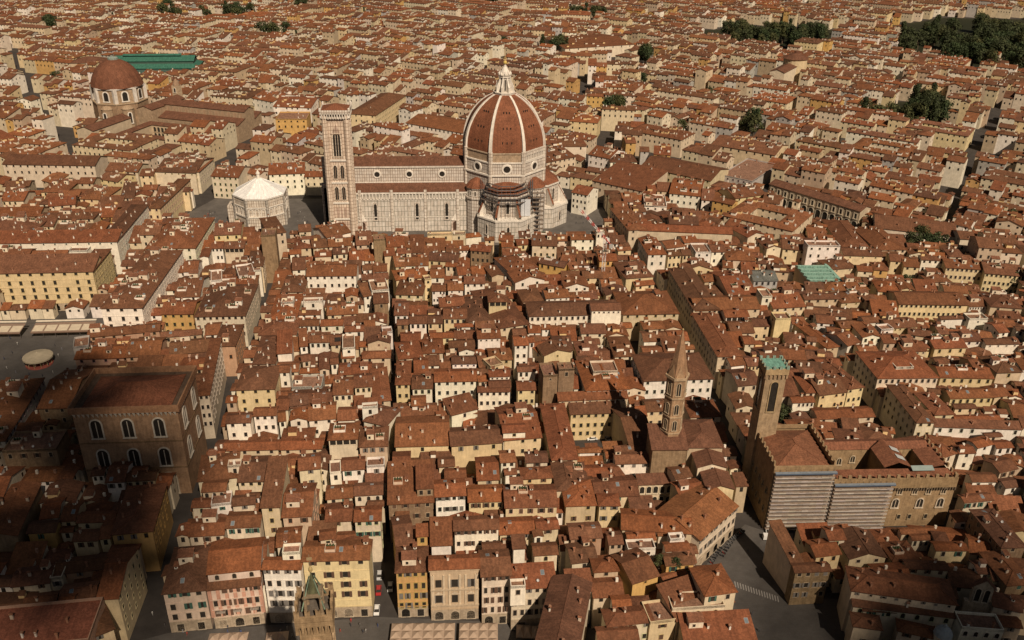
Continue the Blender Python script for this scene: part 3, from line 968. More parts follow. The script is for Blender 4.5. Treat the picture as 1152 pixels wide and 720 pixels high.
270 610 365 610 555 14 g y w3x1
635 480 755 478 410 21 h y lg | yellow tower-like house with an open dark loggia under its roof
700 640 890 610 400 14 h o plain
795 365 980 345 290 16 G w w2x1 | white house with a broad gabled front and two windows by the dark lane
760 300 940 270 200 15 h w
935 245 1095 275 225 16 g O w4x1
1065 240 1150 250 190 14 g y w3x1
840 480 970 470 400 16 h r plain
980 460 1130 450 400 16 g w w4x0
878 568 1440 552 470 17 h w w16x1 W plain n=palazzo | long white palazzo with sixteen windows and a row of tiny dormers
+ 1253 533 1440 530 480 21 g w w6x0
T 430 340 5.333
85 138 160 135 100 14 g b w1x1
110 235 225 230 180 14 g o
95 345 250 330 235 14 h o
240 310 370 305 220 14 h o
285 215 430 215 180 14 g y w2x1
430 220 560 220 165 13 g o
430 150 575 148 125 14 g w
570 222 715 215 160 17 g w w4x0
400 275 560 265 225 14 g c
455 300 560 295 255 14 G w w1x0
790 262 880 258 200 18 g w w2x3 | narrow white three-storey house with two window columns beside a dark gap
880 245 920 240 205 17 g w
875 185 955 185 135 14 g w w1x0
955 165 1015 165 130 14 g w w1x0
785 200 870 195 155 13 g r
660 155 780 150 110 13 g c w2x0
640 350 785 345 275 14 h y
580 395 640 390 305 13 g o
650 395 725 375 340 15 f y
415 372 575 370 320 13 g w w4x0
345 400 415 395 345 13 g o
75 497 170 495 350 17 h y w2x3 W | narrow yellow house on the lane corner beside a white house with green shutters
175 522 305 520 435 16 g w w3x1 sg
190 430 280 425 330 14 g c
310 480 570 475 400 17 g w w5x3 plain | white palazzo with a neat grid of five by three shuttered windows
570 540 770 540 500 15 g w w5x2
640 450 770 445 400 17 g w w4x0
640 515 775 510 465 16 g w w6x0
575 480 635 475 430 14 g o
810 420 925 415 380 18 g w w3x1
808 530 925 528 470 16 g y w3x3
968 325 1140 300 250 16 G y w1x0
950 320 1030 300 240 14 h o
1030 290 1150 290 200 14 h o
T 620 240 4
345 73 440 77 -25 18.4 h o W plain az-6
345 75 820 95 52 18 g o w0x0 plain n=palazzo | huge palazzo with a dark western flank beside the cathedral's apse piazza
90 120 200 118 95 14 g w w3x2
205 90 240 90 80 19 f w w2x1 | slim white bell turret with twin openings near the tower crane
85 255 130 250 215 15 g y
215 215 300 215 180 18 g O w1x1 | ochre gabled house directly behind the tower crane's mast
300 170 365 165 150 15 g y
435 187 522 185 110 18 h w w2x2 W | tall white corner house with two windows where two dark streets meet
525 195 590 190 165 15 g y w3x2
590 190 635 190 160 14 g y w2x1
520 160 600 150 120 15 g w w1x1
600 135 665 130 100 15 g w
650 180 720 180 140 15 f w
720 175 790 175 140 15 g w w2x2
600 255 735 255 225 15 G y w3x1
790 210 925 215 165 14 h o
335 295 465 285 215 17 h y w1x1
380 330 470 320 300 14 g y
322 458 580 452 350 15 h o plain
475 365 495 363 340 19 g w w1x0
640 437 760 430 245 17 h o W plain az0 | long palazzo roof along the dark street, running straight toward the cathedral
650 440 945 430 370 16.5 g o plain
690 310 790 300 270 14 g t
800 372 930 365 260 14 g o
785 470 895 465 430 16 g w lg
750 650 860 640 447 17 h o W plain az0 | narrow palazzo with a long dark flank on the street leading past the brick tower
810 540 920 540 480 13 g o
910 510 990 510 470 13 g y w2x2
870 590 920 590 550 14 g c w1x0
950 380 995 380 345 18 f w w1x1
1010 480 1080 480 450 18 f y W w1x0
1000 430 1150 420 350 14 g o
1085 500 1150 500 460 13 g w w2x1
910 305 1025 305 255 12 g g w4x1 grey | low building with a dark grey roof beside the green copper sawtooth roof
885 110 965 95 60 16 G c w1x1
970 160 1040 155 115 17 G c w1x0
1040 160 1152 170 115 15 g y w3x2
T 864 240 4
60 155 175 163 120 15 g y w4x2
180 150 325 152 128 20 f w w4x2 | tall white flat-roofed house rising behind the green copper sawtooth roof
330 150 460 155 30 13 h o plain
490 165 630 165 70 14 h o plain
340 190 520 195 155 15 g y w3x0
280 255 405 245 205 13 h o w2x0
475 255 545 260 220 14 h O w1x1
550 215 615 220 180 15 g y w1x2
610 240 685 245 200 14 g y w2x2
690 210 800 215 190 14 g w w4x2
800 245 975 255 205 13 g y w8x2
975 270 1150 285 220 13 g y w8x3
720 310 830 310 270 11 h o
480 65 852 108 20 13 g c w1x0 plain
255 350 460 345 305 13 h o
165 390 330 385 360 13 g t
330 405 470 395 350 12 h o w3x0
445 400 505 400 365 14 h t
590 410 905 415 350 13 g y w14x2 plain | long yellow row house with fourteen windows and arches, far from the square
905 420 1010 420 370 12 g w w8x1
1000 420 1150 430 360 14 h t w2x1
435 495 515 490 460 13 g w w2x1
330 520 400 515 480 13 g O w2x0
425 560 520 560 500 14 G w w3x1
540 520 680 510 470 13 g y w6x0
520 585 605 585 540 13 g t w2x1
510 530 565 525 505 14 f w w1x1
780 480 900 475 460 12 g w w4x0
905 480 990 480 455 13 f w w1x0
630 545 740 560 520 12 g o
770 545 820 545 500 13 g y w1x1
850 580 970 575 530 12 g w
980 590 1140 590 560 12 g w w4x0
1040 540 1090 535 490 13 g w
610 625 720 620 570 12 g o w4x0
750 610 900 605 560 12 g y w3x1
360 600 420 580 530 13 g w w1x1
410 625 500 625 590 13 g y
50 470 100 465 450 17 f w
110 500 175 500 460 13 g y w2x1
265 610 325 600 460 13 h t w1x0
T 0 0 3
5 555 320 560 525 17 g c w13x2 plain n=palazzo | long cream palazzo with two rows of windows far left under a straight roof
930 405 1035 405 380 18 f O w5x2 plain | bright ochre flat-topped house behind the campanile
845 330 920 345 315 17 g w w5x2 | white house with a row of windows, between the long church and the campanile
920 360 1050 365 325 16 g w w7x2
710 595 805 600 560 16 g c w5x4
905 590 1030 585 550 16 g w w5x3
520 580 660 585 530 16 g c E w6x0
0 500 90 480 440 13 g o
T 0 0 1
890 790 1010 800 745 20 h b w0x0 plain
T 0 130 4
652 420 722 417 285 17 h y E w2x2 az5 | yellow palazzo with a long windowed flank leading to the baptistery square
690 250 897 255 195 16 h c w7x2 E
470 250 620 255 215 14 g o
625 272 690 272 240 15 g y
180 345 300 345 290 14 h y w3x1
355 375 465 380 320 14 h y
440 285 530 300 260 14 g y
0 385 105 385 340 14 g c w4x1
215 410 340 400 365 14 g o
540 375 605 370 300 14 h o
T 600 120 4
170 385 245 400 360 15 g w w4x3
262 332 492 382 292 15 s o plain
490 400 550 405 340 14 G y
500 450 600 455 400 14 f w
610 390 755 405 325 15 g w w5x2
755 420 815 425 370 14 g w w2x2
478 270 800 335 250 14 g o plain
800 170 1090 220 150 13 g y w8x1
910 415 1050 395 365 15 g y w4x3
1030 430 1110 440 395 15 g w w2x3
840 310 985 340 250 10 f g plain
50 180 240 180 130 15 h c w4x1
48 255 195 225 190 14 g o
245 215 345 235 190 15 g w w4x2
345 250 470 250 215 14 h w w4x1
415 165 465 165 140 15 g O
540 215 620 220 180 14 g O w2x1
160 65 290 75 40 15 h y w4x2
T 384 0 3
T 340 50 3
150 234 248 240 168 18 h y w5x2 E plain az18 n=palazzo | broad yellow palazzo with a dark roof behind the nave, between campanile and dome
T 384 0 3
215 415 410 450 400 15 g w w14x1 plain
690 500 830 490 455 15 g w w4x2
755 165 990 150 120 14 g c w8x1
'''
for ln in DATA.strip().split('\n'): parse(ln)
# ------------------------------------------------------------------ ground
def structure(name, mb, z=0):
    o = mb.build(name, None, (0, 0, z)); o['kind'] = 'structure'; return o
g = MB(); n = 16
for i in range(n):
    for j in range(n):
        x0, x1 = -5000+i*10000/n, -5000+(i+1)*10000/n; y0, y1 = -2500+j*10000/n, -2500+(j+1)*10000/n
        g.face([(x0, y0, 0), (x1, y0, 0), (x1, y1, 0), (x0, y1, 0)], (.05, .045, .04), MGR)
structure('ground', g)
def sheet(name, P, z, c, M):
    g = MB(); g.face([(*p, z) for p in P], c, M); occupy(P); return structure(name, g)
UP = lambda L, z=0: [unproj(x, y, z) for x, y in L]
PV = (.085, .077, .070)
sheet('square_paving', UP([(140, 725), (190, 712), (425, 694), (660, 704), (700, 726), (600, 800), (60, 800)]), .012, PV, MPV)
sheet('carousel_square_paving', UP([(-60, 372), (112, 370), (105, 385), (90, 420), (55, 455), (20, 500), (-60, 560)]), .012, PV, MPV)
occupy([(-320, -166), (-208, -166), (-208, -136.8), (-320, -136.8)])
g = MB(); g.face([(-320, -162, .008), (-208, -162, .008), (-208, -137, .008), (-320, -137, .008)], PV, MPV); structure('arcade_pavement', g)
sheet('cathedral_square_paving', [(-205, -45), (-135, -45), (-112, -52), (-20, -62), (45, -50), (72, -30), (72, 20), (40, 45), (-110, 45), (-200, 48), (-215, 10)], .012, (.115, .103, .092), MPV)
sheet('fountain_square_paving', UP([(786, 655), (800, 625), (838, 590), (862, 598), (892, 600), (892, 672), (945, 674), (955, 720), (950, 800), (850, 760)]), .012, PV, MPV)
g = MB()   # dashed crossing and kerb line in the square by the palace
for i in range(17):
    a = unproj(826+i*3.0, 654+i*1.05); b = unproj(827.2+i*3.0, 660.5+i*1.05); c_ = unproj(828.4+i*3.0, 660.5+i*1.05); d = unproj(827.2+i*3.0, 654+i*1.05)
    g.face([(*p, .018) for p in (a, b, c_, d)], (.27, .25, .23), MX)
structure('road_markings', g)
LW = (.022, .024, .011)
sheet('park_lawn', UP([(1000, 30), (1060, 20), (1160, 22), (1170, 88), (1100, 75), (1030, 62)]), .012, LW, ML)
sheet('garden_lawn', UP([(790, 34), (870, 30), (945, 34), (930, 52), (800, 50)]), .012, LW, ML)
sheet('court_lawn', UP([(1008, 115), (1060, 112), (1058, 140), (1010, 142)]), .012, LW, ML)
# clear corridors for streets
for L, wd in (([(-137, -365), (-137, -60), (-141, -35)], 9), ([(-65, -370), (-64.8, -318)], 7.5), ([(-64.8, -320), (-66.5, -250), (-70.5, -120), (-71, -60)], 4.), ([(-9.5, -375), (-10.5, -300), (-12, -120), (-8, -40)], 4), ([(60, -345), (68, -310), (70, -290), (74.5, -240), (76.5, -200), (76.5, -110), (70, -55)], 7), ([(143, -330), (140, -290), (140, -160), (138, -120)], 6)): corridor(L, wd)
for L, z, wd in (([(708, 300), (714, 360), (716, 420), (740, 470)], 9, 4),
                 ([(1062, 262), (1090, 190), (1126, 110)], 6, 4.4), ([(76, 168), (40, 110), (12, 50)], 6, 3.6), ([(440, 118), (493, 98), (600, 62)], 6, 9), ([(625, 100), (676, 74), (720, 50)], 6, 8), ([(205, 240), (150, 260), (125, 330)], 6, 5), ([(215, 235), (260, 180), (300, 150)], 6, 6)):
    corridor(UP(L, z), wd)

def octagon(r, ph=math.pi/8, n=8, ctr=(0, 0)): return [(ctr[0]+r*math.cos(ph+2*math.pi*k/n), ctr[1]+r*math.sin(ph+2*math.pi*k/n)) for k in range(n)]
WH = (.66, .60, .52); WH2 = (.585, .53, .465); PINK = (.58, .47, .39); TER = (.205, .078, .040); TER2 = (.150, .068, .040); GREEN = (.2, .22, .18); BST = (.30, .205, .115)
def wall_opening(o_parent, name, pos, rz, w_, h, arch, fw, cf=WH, MFr=None, mull=0, out=.3, pane=True):
    key = (name, w_, h, arch, fw, cf, mull)
    if key not in _WM:
        a = MB(); a.opening(0, 0, w_, h, arch, fw, cf, MFr or MP, mull=mull, out=out); p = MB(); p.opening(0, 0, w_, h, arch, 0, cf, MP, None, MG); _WM[key] = (a.mesh(name), p.mesh('pane'))
    o = put(name, _WM[key][0], o_parent, pos, rz)
    if pane: put('pane', _WM[key][1], o)  # glass in windows; in open arches and bell openings it stands for inner shade
    return o
def roundel(parent, pos, rz, r):
    a = MB(); n = 20
    for k in range(n):
        t0, t1 = 2*math.pi*k/n, 2*math.pi*(k+1)/n
        for (ra, ya), (rb, yb) in (((r, -.1), (r, -.5)), ((r, -.5), (r*1.45, -.5)), ((r*1.45, -.5), (r*1.6, 0))):
            a.face([(ra*math.cos(t0), ya, ra*math.sin(t0)), (ra*math.cos(t1), ya, ra*math.sin(t1)), (rb*math.cos(t1), yb, rb*math.sin(t1)), (rb*math.cos(t0), yb, rb*math.sin(t0))], WH, MP)
    o = a.build('round_window', parent, pos, rz)
    p = MB(); p.face([(r*math.cos(2*math.pi*k/n), -.06, r*math.sin(2*math.pi*k/n)) for k in range(n)], (.03, .03, .03), MG); p.build('pane', o)
def cornice(mb, P, z, d, h, c, M):
    """a moulding that runs round a convex plan P (counter-clockwise), projecting by d"""
    n = len(P); cx = sum(p[0] for p in P)/n; cy = sum(p[1] for p in P)/n
    Q = []
    for i in range(n):
        a, b, e = P[i-1], P[i], P[(i+1) % n]
        n1 = Vector((b[1]-a[1], a[0]-b[0])).normalized(); n2 = Vector((e[1]-b[1], b[0]-e[0])).normalized(); m_ = (n1+n2); m_ = m_/max(.3, m_.dot(n1))
        Q.append((b[0]+m_.x*d, b[1]+m_.y*d))
    mb.prism(Q, z, z+h, c, M); mb.face([(*q, z) for q in reversed(Q)], c, M)

# ------------------------------------------------------------------ cathedral
ca = thing('cathedral', 'great marble cathedral with a ribbed terracotta dome, white lantern and long nave', 'cathedral', (0, 0, 0))
m_ = MB(); S = [(-112, -9.8), (-25, -9.8), (-25, 9.8), (-112, 9.8)]
m_.prism(S, 0, 40.5, WH2, MMF, top=False); cornice(m_, S, 39.6, .7, .9, WH, MP); cornice(m_, S, 29.6, .25, .6, WH, MP)
for x in (-112, -25): m_.face([(x, -9.8, 40.5), (x, 9.8, 40.5), (x, 0, 44)], WH2, MMF)
m_.build('nave', ca)
r_ = MB(); r_.face([(-112.3, -10.6, 40.3), (-24, -10.6, 40.3), (-24, 0, 44.2), (-112.3, 0, 44.2)], TER2, MR); r_.face([(-112.3, 10.6, 40.3), (-24, 10.6, 40.3), (-24, 0, 44.2), (-112.3, 0, 44.2)], TER2, MR)
r_.build('nave_roof', ca)
for x in (-101, -82, -61.5, -40.5): roundel(ca, (x, -9.8, 35.2), 0, 1.75)
for s in (-1, 1):
    y0, y1 = (-19.6, -9.8) if s < 0 else (9.8, 19.6); A = [(-112, y0), (-25, y0), (-25, y1), (-112, y1)]
    m_ = MB(); m_.prism(A, 0, 26.5, WH2, MM, top=False); cornice(m_, A, 25.4, .8, 1.1, WH, MP); cornice(m_, A, 21.6, .3, .5, WH, MP); cornice(m_, A, 9.5, .25, .5, WH, MP)
    yo = y0 if s < 0 else y1
    for x in (-111, -93, -73, -51.5, -31): m_.box(x-.9, x+.9, yo-(.9 if s < 0 else 0), yo+(0 if s < 0 else .9), 0, 28, WH, MMF)
    for k in range(40):
        x = -110+k*2.1; m_.box(x-.3, x+.3, yo-(.75 if s < 0 else 0), yo+(0 if s < 0 else .75), 22.2, 25.4, WH, MP)
    m_.build('aisle', ca)
    r_ = MB(); ya, yb = (y0-.7, y1) if s < 0 else (y1+.7, y0); r_.face([(-112.3, ya, 26.6), (-25, ya, 26.6), (-25, yb, 29.6), (-112.3, yb, 29.6)], TER2, MR); r_.build('aisle_roof', ca)
for x in (-101.5, -83.5, -57, -38): wall_opening(ca, 'lancet_window', (x, -19.6, 8), 0, 1.9, 10.5, 2, .8, WH, MMF)
d_ = MB(); d_.opening(0, 0, 3, 6, 2, 1.1, PINK, MMF, out=.7); d_.cone_roof([(-2.6, -.9), (2.6, -.9), (2.6, 0), (-2.6, 0)], 7, (0, 0, 11.5), WH, MP)
for x in (-92, -32.5): o = put('doorway', _WM.setdefault('door1', d_.mesh('doorway')), ca, (x, -19.6, .3)); p = MB(); p.opening(0, 0, 3, 6, 2, 0, WH, MP, (.08, .045, .03), MX); p.build('door', o)
# facade to the west
m_ = MB(); m_.box(-115, -112.4, -20.6, 20.6, 0, 30, WH, MMF); m_.box(-115, -112.4, -11.5, 11.5, 30, 45.5, WH, MMF)
for y in (-20.6, -10.6, 8.8, 18.8): m_.box(-116.2, -112.4, y, y+1.9, 0, 33 if abs(y+1) > 12 else 47, WH, MMF)
m_.build('facade', ca)
# drum and dome
RO = 27.6
m_ = MB(); O1 = octagon(RO); m_.prism(O1, 0, 29, WH2, MM); m_.prism(O1, 29, 46.6, WH2, MMF); m_.prism(octagon(RO-.5), 46.6, 52.6, (.38, .28, .19), MS)
cornice(m_, O1, 38.2, .9, 1., WH, MP); cornice(m_, O1, 46.3, .5, .8, WH, MP); cornice(m_, octagon(RO-.5), 52.2, .5, .7, (.45, .35, .25), MS)
for k in range(8):
    t = math.pi/8+k*math.pi/4; c_, s_ = math.cos(t), math.sin(t); m_.lathe([(1.5, 29), (1.5, 53.4), (0, 54)], 8, WH, MMF, ctr=(c_*(RO-.6), s_*(RO-.6)))
m_.build('drum', ca)
for k in (4, 5, 6, 7, 0):
    t = k*math.pi/4 + math.pi/2 - math.pi  # outward direction of the face
    for tt in (t,): pass
for t in (-math.pi/2, -math.pi/4, -3*math.pi/4, 0, math.pi):
    ap = RO*math.cos(math.pi/8); roundel(ca, (ap*math.cos(t), ap*math.sin(t), 42.6), t+math.pi/2, 2.2)
# the finished marble gallery stands on the south-east face only
m_ = MB(); t = -math.pi/4; ap = (RO-.5)*math.cos(math.pi/8); L_ = RO*math.sin(math.pi/8)
m_.box(-L_, L_, -1.1, .2, 47.2, 48, WH, MP, bottom=True); m_.box(-L_, L_, -1.1, -.1, 51, 53.6, WH, MMF, bottom=True)
for i in range(13): x = -L_+.5+i*(2*L_-1)/12; m_.box(x-.28, x+.28, -1., -.3, 48, 51, WH, MP)
m_.box(-L_, L_, -.3, .1, 48, 51, (.25, .2, .15), MP)
m_.build('gallery', ca, (ap*math.cos(t), ap*math.sin(t), 0), t+math.pi/2)
def dome_r(z): return math.sqrt(max(0, 34.6**2-(z-53)**2))-7.5
ZS = [53+31.5*i/14 for i in range(15)]
m_ = MB(); m_.lathe([(dome_r(z), z) for z in ZS], 8, TER, MR, ph=math.pi/8)
m_.build('dome', ca)
rb = MB(); w_ = 1.0
for (za, zb) in zip(ZS, ZS[1:]):
    ra, rbb = dome_r(za), dome_r(zb); wa, wb = w_*(1-.35*(za-53)/31.5), w_*(1-.35*(zb-53)/31.5)
    rb.face([(ra+.75, -wa, za), (ra+.75, wa, za), (rbb+.75, wb, zb), (rbb+.75, -wb, zb)], WH, MP)
    for s in (-1, 1): rb.face([(ra-.7, s*wa, za), (ra+.75, s*wa, za), (rbb+.75, s*wb, zb), (rbb-.7, s*wb, zb)], WH, MP)
me = rb.mesh('rib')
for k in range(8): put('rib', me, ca, (0, 0, 0), math.pi/8+k*math.pi/4)
ey = MB()
key = MB(); key.box(-.3, .3, -.12, .3, 0, 1.3, (.06, .03, .02), MG); key = key.mesh('dome_opening')
for t in (-math.pi/2, -math.pi/4, -3*math.pi/4):
    for z in (58.5, 67, 75.5):
        ap = dome_r(z)*math.cos(math.pi/8)
        for dx in (-3.2, 0, 3.2):
            q = dx*(1-(z-53)/50); put('dome_opening', key, ca, (ap*math.cos(t)-q*math.sin(t), ap*math.sin(t)+q*math.cos(t), z), t+math.pi/2)
la = MB(); la.prism(octagon(6.6), 84, 85.3, WH, MP); la.prism(octagon(6.9), 85.3, 85.8, WH, MP); la.prism(octagon(3.1), 85.6, 96, WH2, MP)
for k in range(8):
    t = math.pi/8+k*math.pi/4; c_, s_ = math.cos(t), math.sin(t)
    P = [(2.8, 85.5), (6.0, 85.5), (6.0, 89), (4.6, 91.5), (3.6, 94.5), (2.8, 94.5)]
    for sgn in (-.45, .45): la.face([(c_*r-s_*sgn, s_*r+c_*sgn, z) for r, z in P], WH, MP)
    for (r0, z0), (r1, z1) in zip(P[1:], P[2:]): la.face([(c_*r0+s_*.45, s_*r0-c_*.45, z0), (c_*r0-s_*.45, s_*r0+c_*.45, z0), (c_*r1-s_*.45, s_*r1+c_*.45, z1), (c_*r1+s_*.45, s_*r1-c_*.45, z1)], WH, MP)
la.prism(octagon(4.0), 94.6, 95.8, WH, MP); la.prism(octagon(4.3), 95.8, 96.2, (.45, .4, .33), MP)
for k in range(8): t = k*math.pi/4; la.lathe([(.8, 96.2), (.8, 97), (0, 98.4)], 6, WH, MP, ctr=(3.5*math.cos(t), 3.5*math.sin(t)))
la.lathe([(3.2, 96.2), (2.7, 98.), (1.1, 101), (.5, 102.4)], 8, WH, MP, ph=math.pi/8)
lo = la.build('lantern', ca)
for k in range(8):
    t = k*math.pi/4; wall_opening(lo, 'lantern_window', (3.1*math.cos(math.pi/8)*math.cos(t), 3.1*math.cos(math.pi/8)*math.sin(t), 86.5), t+math.pi/2, .9, 7, 1, .18, pane=False)
    p = MB(); p.opening(0, 0, .9, 7, 1, 0, WH, MP, None, MG); put('lantern_pane', _WM.setdefault('lp', p.mesh('pane')), lo, (3.1*math.cos(math.pi/8)*math.cos(t), 3.1*math.cos(math.pi/8)*math.sin(t), 86.5), t+math.pi/2)
la = MB(); la.lathe([(0, 102.2)]+[(1.25*math.sin(math.pi*k/8), 103.4-1.25*math.cos(math.pi*k/8)) for k in range(1, 8)]+[(0, 104.7)], 12, (.55, .4, .12), MX); la.bar((0, 0, 104.5), (0, 0, 107.5), .16, (.5, .38, .15), MX); la.bar((-.8, 0, 106.5), (.8, 0, 106.5), .14, (.5, .38, .15), MX); la.build('ball_and_cross', ca)
# three apses, each a ring of chapels below and a half dome above
def tribune(t):
    e = bpy.data.objects.new('apse', None)
    P = octagon(19, ctr=(0, 0)); P = [p for p in P]
    m_ = MB(); O2 = [(-15.5, 12), (-15.5, -4), (-9, -15.5), (9, -15.5), (15.5, -4), (15.5, 12)]
    O2 = [(-18.5, 12), (-18.5, -7), (-8, -18), (8, -18), (18.5, -7), (18.5, 12)]
    m_.prism(O2, 0, 14.5, WH2, MM, cT=(.25, .12, .07), MT_=MR); cornice(m_, O2, 13.6, .5, 1., WH, MP)
    O3 = [(-13.5, 12), (-13.5, -4), (-5.6, -12), (5.6, -12), (13.5, -4), (13.5, 12)]
    m_.prism(O3, 14, 28, WH2, MMF, top=False); cornice(m_, O3, 27.2, .6, 1., WH, MP)
    for (ax, ay), (bx, by) in (((-13.5, -4), (-18, -7.5)), ((-5.6, -12), (-7.6, -17.5)), ((5.6, -12), (7.6, -17.5)), ((13.5, -4), (18, -7.5))):
        d = Vector((bx-ax, by-ay)).normalized(); nx, ny = -d.y*.7, d.x*.7
        for s in (-1, 1): m_.face([(ax+nx*s, ay+ny*s, 14.5), (bx+nx*s, by+ny*s, 14.5), (bx+nx*s, by+ny*s, 16.5), (ax+nx*s, ay+ny*s, 26)], WH, MP)
        m_.face([(ax-nx, ay-ny, 26), (ax+nx, ay+ny, 26), (bx+nx, by+ny, 16.5), (bx-nx, by-ny, 16.5)], TER, MR)
    mo = m_.build('apse', ca, (24*math.cos(t), 24*math.sin(t), 0), t+math.pi/2)
    r_ = MB(); O4 = [(-14, 6), (-14, -4.2), (-5.8, -12.6), (5.8, -12.6), (14, -4.2), (14, 6)]
    mid = [(x*.62, y*.62+2) for x, y in O4]
    for i in range(5):
        a, b = O4[i], O4[i+1]; c_, d = mid[i+1], mid[i]
        r_.face([(*a, 28), (*b, 28), (*c_, 33.5), (*d, 33.5)], TER, MR); r_.face([(*d, 33.5), (*c_, 33.5), (0, 4, 36)], TER, MR)
    r_.build('half_dome_roof', mo)
    for (x, y, rz) in ((0, -12, 0), (-9.55, -8, -.785), (9.55, -8, .785)): wall_opening(mo, 'apse_window', (x, y, 17), rz, 1.8, 7.5, 2, .9, WH, MMF, pane=False); 
    pm = MB(); pm.opening(0, 0, 1.8, 7.5, 2, 0, WH, MP, None, MG); pm = _WM.setdefault('tp', pm.mesh('pane'))
    for (x, y, rz) in ((0, -12, 0), (-9.55, -8, -.785), (9.55, -8, .785)): put('apse_pane', pm, mo, (x, y, 17), rz)
    for (x, y, rz) in ((0, -18, 0), (-13.25, -12.5, -.808), (13.25, -12.5, .808)):
        wall_opening(mo, 'chapel_window', (x, y, 4), rz, 1.5, 6, 2, .7, WH, MMF, pane=False)
        pm2 = _WM.get('cp')
        if not pm2: q = MB(); q.opening(0, 0, 1.5, 6, 2, 0, WH, MP, None, MG); pm2 = _WM.setdefault('cp', q.mesh('pane'))
        put('chapel_pane', pm2, mo, (x, y, 4), rz)
for t in (-math.pi/2, 0, math.pi/2): tribune(t)
for t in (-math.pi/4, -3*math.pi/4, math.pi/4, 3*math.pi/4):
    m_ = MB(); cx, cy = 26*math.cos(t), 26*math.sin(t); m_.lathe([(7.2, 0), (7.2, 22.5), (7.9, 23), (7.9, 24), (6.6, 24), (6.6, 29), (7.2, 29.4), (7.2, 30)], 12, WH2, MMF, ctr=(cx, cy)); mo = m_.build('exedra', ca)
    for k in range(-2, 3):
        a = t+k*.55; q = MB(); q.opening(0, 0, 1.3, 3, 1, .3, WH, MP, (.12, .1, .08), MP, out=.2); put('niche', _WM.setdefault('niche', q.mesh('niche')), mo, (cx+6.5*math.cos(a), cy+6.5*math.sin(a), 25), a+math.pi/2)
    m_ = MB(); m_.lathe([(7.5, 30), (5, 33), (2, 35), (0, 35.6)], 12, TER, MR, ctr=(cx, cy)); m_.build('cone_roof', mo)
occupy([(-118, -22), (-30, -22), (-22, -44), (22, -44), (46, -22), (46, 22), (22, 44), (-22, 44), (-30, 22), (-118, 22)])
# scaffold in front of the south apse
sf = thing('scaffold', 'grey scaffold with tiered decks and netting around the cathedral\'s southern apse roof', 'scaffold', (0, -24, 0))
m_ = MB(); Pk = [(-15, 2), (-15, -5), (-6.5, -13.6), (6.5, -13.6), (15, -5), (15, 2)]
for z in (24.5, 27, 29.5, 32, 34.5):
    k = 1-(z-24.5)*.03
    for i in range(5):
        a, b = Vector(Pk[i])*k, Vector(Pk[i+1])*k; mid = (a+b)/2; o_ = 1.5/max(1, mid.length); a2, b2 = a*(1+o_), b*(1+o_)
        m_.face([(a.x, a.y, z), (b.x, b.y, z), (b2.x, b2.y, z), (a2.x, a2.y, z)], (.24, .17, .12), MX); m_.face([(a2.x, a2.y, z), (b2.x, b2.y, z), (b2.x, b2.y, z+.5), (a2.x, a2.y, z+.5)], (.12, .11, .11), MX)
m_.build('deck', sf)
m_ = MB()
for i in range(5):
    for q in range(5):
        a = Vector(Pk[i]).lerp(Vector(Pk[i+1]), q/5); b = a*1.09
        for v in (a, b): m_.bar((v.x, v.y, 14.6), (v.x, v.y, 36), .09, (.16, .16, .17), MX, 3)
for z in (26, 28.5, 31, 33.5):
    for i in range(5): a, b = Vector(Pk[i])*1.09, Vector(Pk[i+1])*1.09; m_.bar((a.x, a.y, z), (b.x, b.y, z), .07, (.2, .2, .2), MX, 3)
m_.build('pole_frame', sf)
m_ = MB(); m_.box(8.5, 14.5, -10.8, -10.5, 15, 26, (.55, .56, .58), MF); m_.build('white_netting', sf)
m_ = MB()
for x in (16, 18.5, 21, 23.5):
    for y in (-9, -6): m_.bar((x, y, 0), (x, y, 29), .1, (.17, .17, .18), MX, 3)
for z in range(2, 30, 3):
    for y in (-9, -6): m_.bar((16, y, z), (23.5, y, z), .08, (.2, .2, .2), MX, 3)
    m_.face([(16, -9, z), (23.5, -9, z), (23.5, -6, z), (16, -6, z)], (.2, .15, .11), MX)
m_.build('stair_tower', sf)

# ------------------------------------------------------------------ campanile
ct = thing('bell_tower', 'tall square marble bell tower with arched windows and a low red roof, beside the cathedral', 'bell tower', (-103.2, -27.8, 0))
hw = 6.6; m_ = MB(); P = [(-hw, -hw), (hw, -hw), (hw, hw), (-hw, hw)]; m_.prism(P, 0, 79, (.66, .54, .43), MMF)
for x in (-hw, hw):
    for y in (-hw, hw): m_.lathe([(1.9, 0), (1.75, 79), (1.75, 80)], 8, (.68, .57, .46), MMF, ph=math.pi/8, ctr=(x*.97, y*.97))
for z in (14, 24.5, 37.5, 51.5): cornice(m_, P, z, .55, 1.1, WH, MP)
m_.build('shaft', ct)
m_ = MB(); cornice(m_, [(-7.4, -7.4), (7.4, -7.4), (7.4, 7.4), (-7.4, 7.4)], 77.2, .4, 1.2, WH, MMF)
for s in (-1, 1):
    for k in range(11):
        u = -7.5+k*1.5; m_.box(u-.3, u+.3, *sorted((s*7.3, s*8.7)), 77.8, 80.4, WH, MP); m_.box(*sorted((s*7.3, s*8.7)), u-.3, u+.3, 77.8, 80.4, WH, MP)
m_.prism([(-8.7, -8.7), (8.7, -8.7), (8.7, 8.7), (-8.7, 8.7)], 80.3, 81, WH, MMF)
for a in ((-8.7, 8.7, -8.7, -8.2), (-8.7, 8.7, 8.2, 8.7), (-8.7, -8.2, -8.2, 8.2), (8.2, 8.7, -8.2, 8.2)): m_.box(*a, 80.9, 82.6, WH, MMF)
for x in (-8.4, 8.4):
    for y in (-8.4, 8.4): m_.lathe([(.7, 82), (.7, 83.6), (0, 84.2)], 8, WH, MP, ctr=(x, y))
m_.build('cornice', ct)
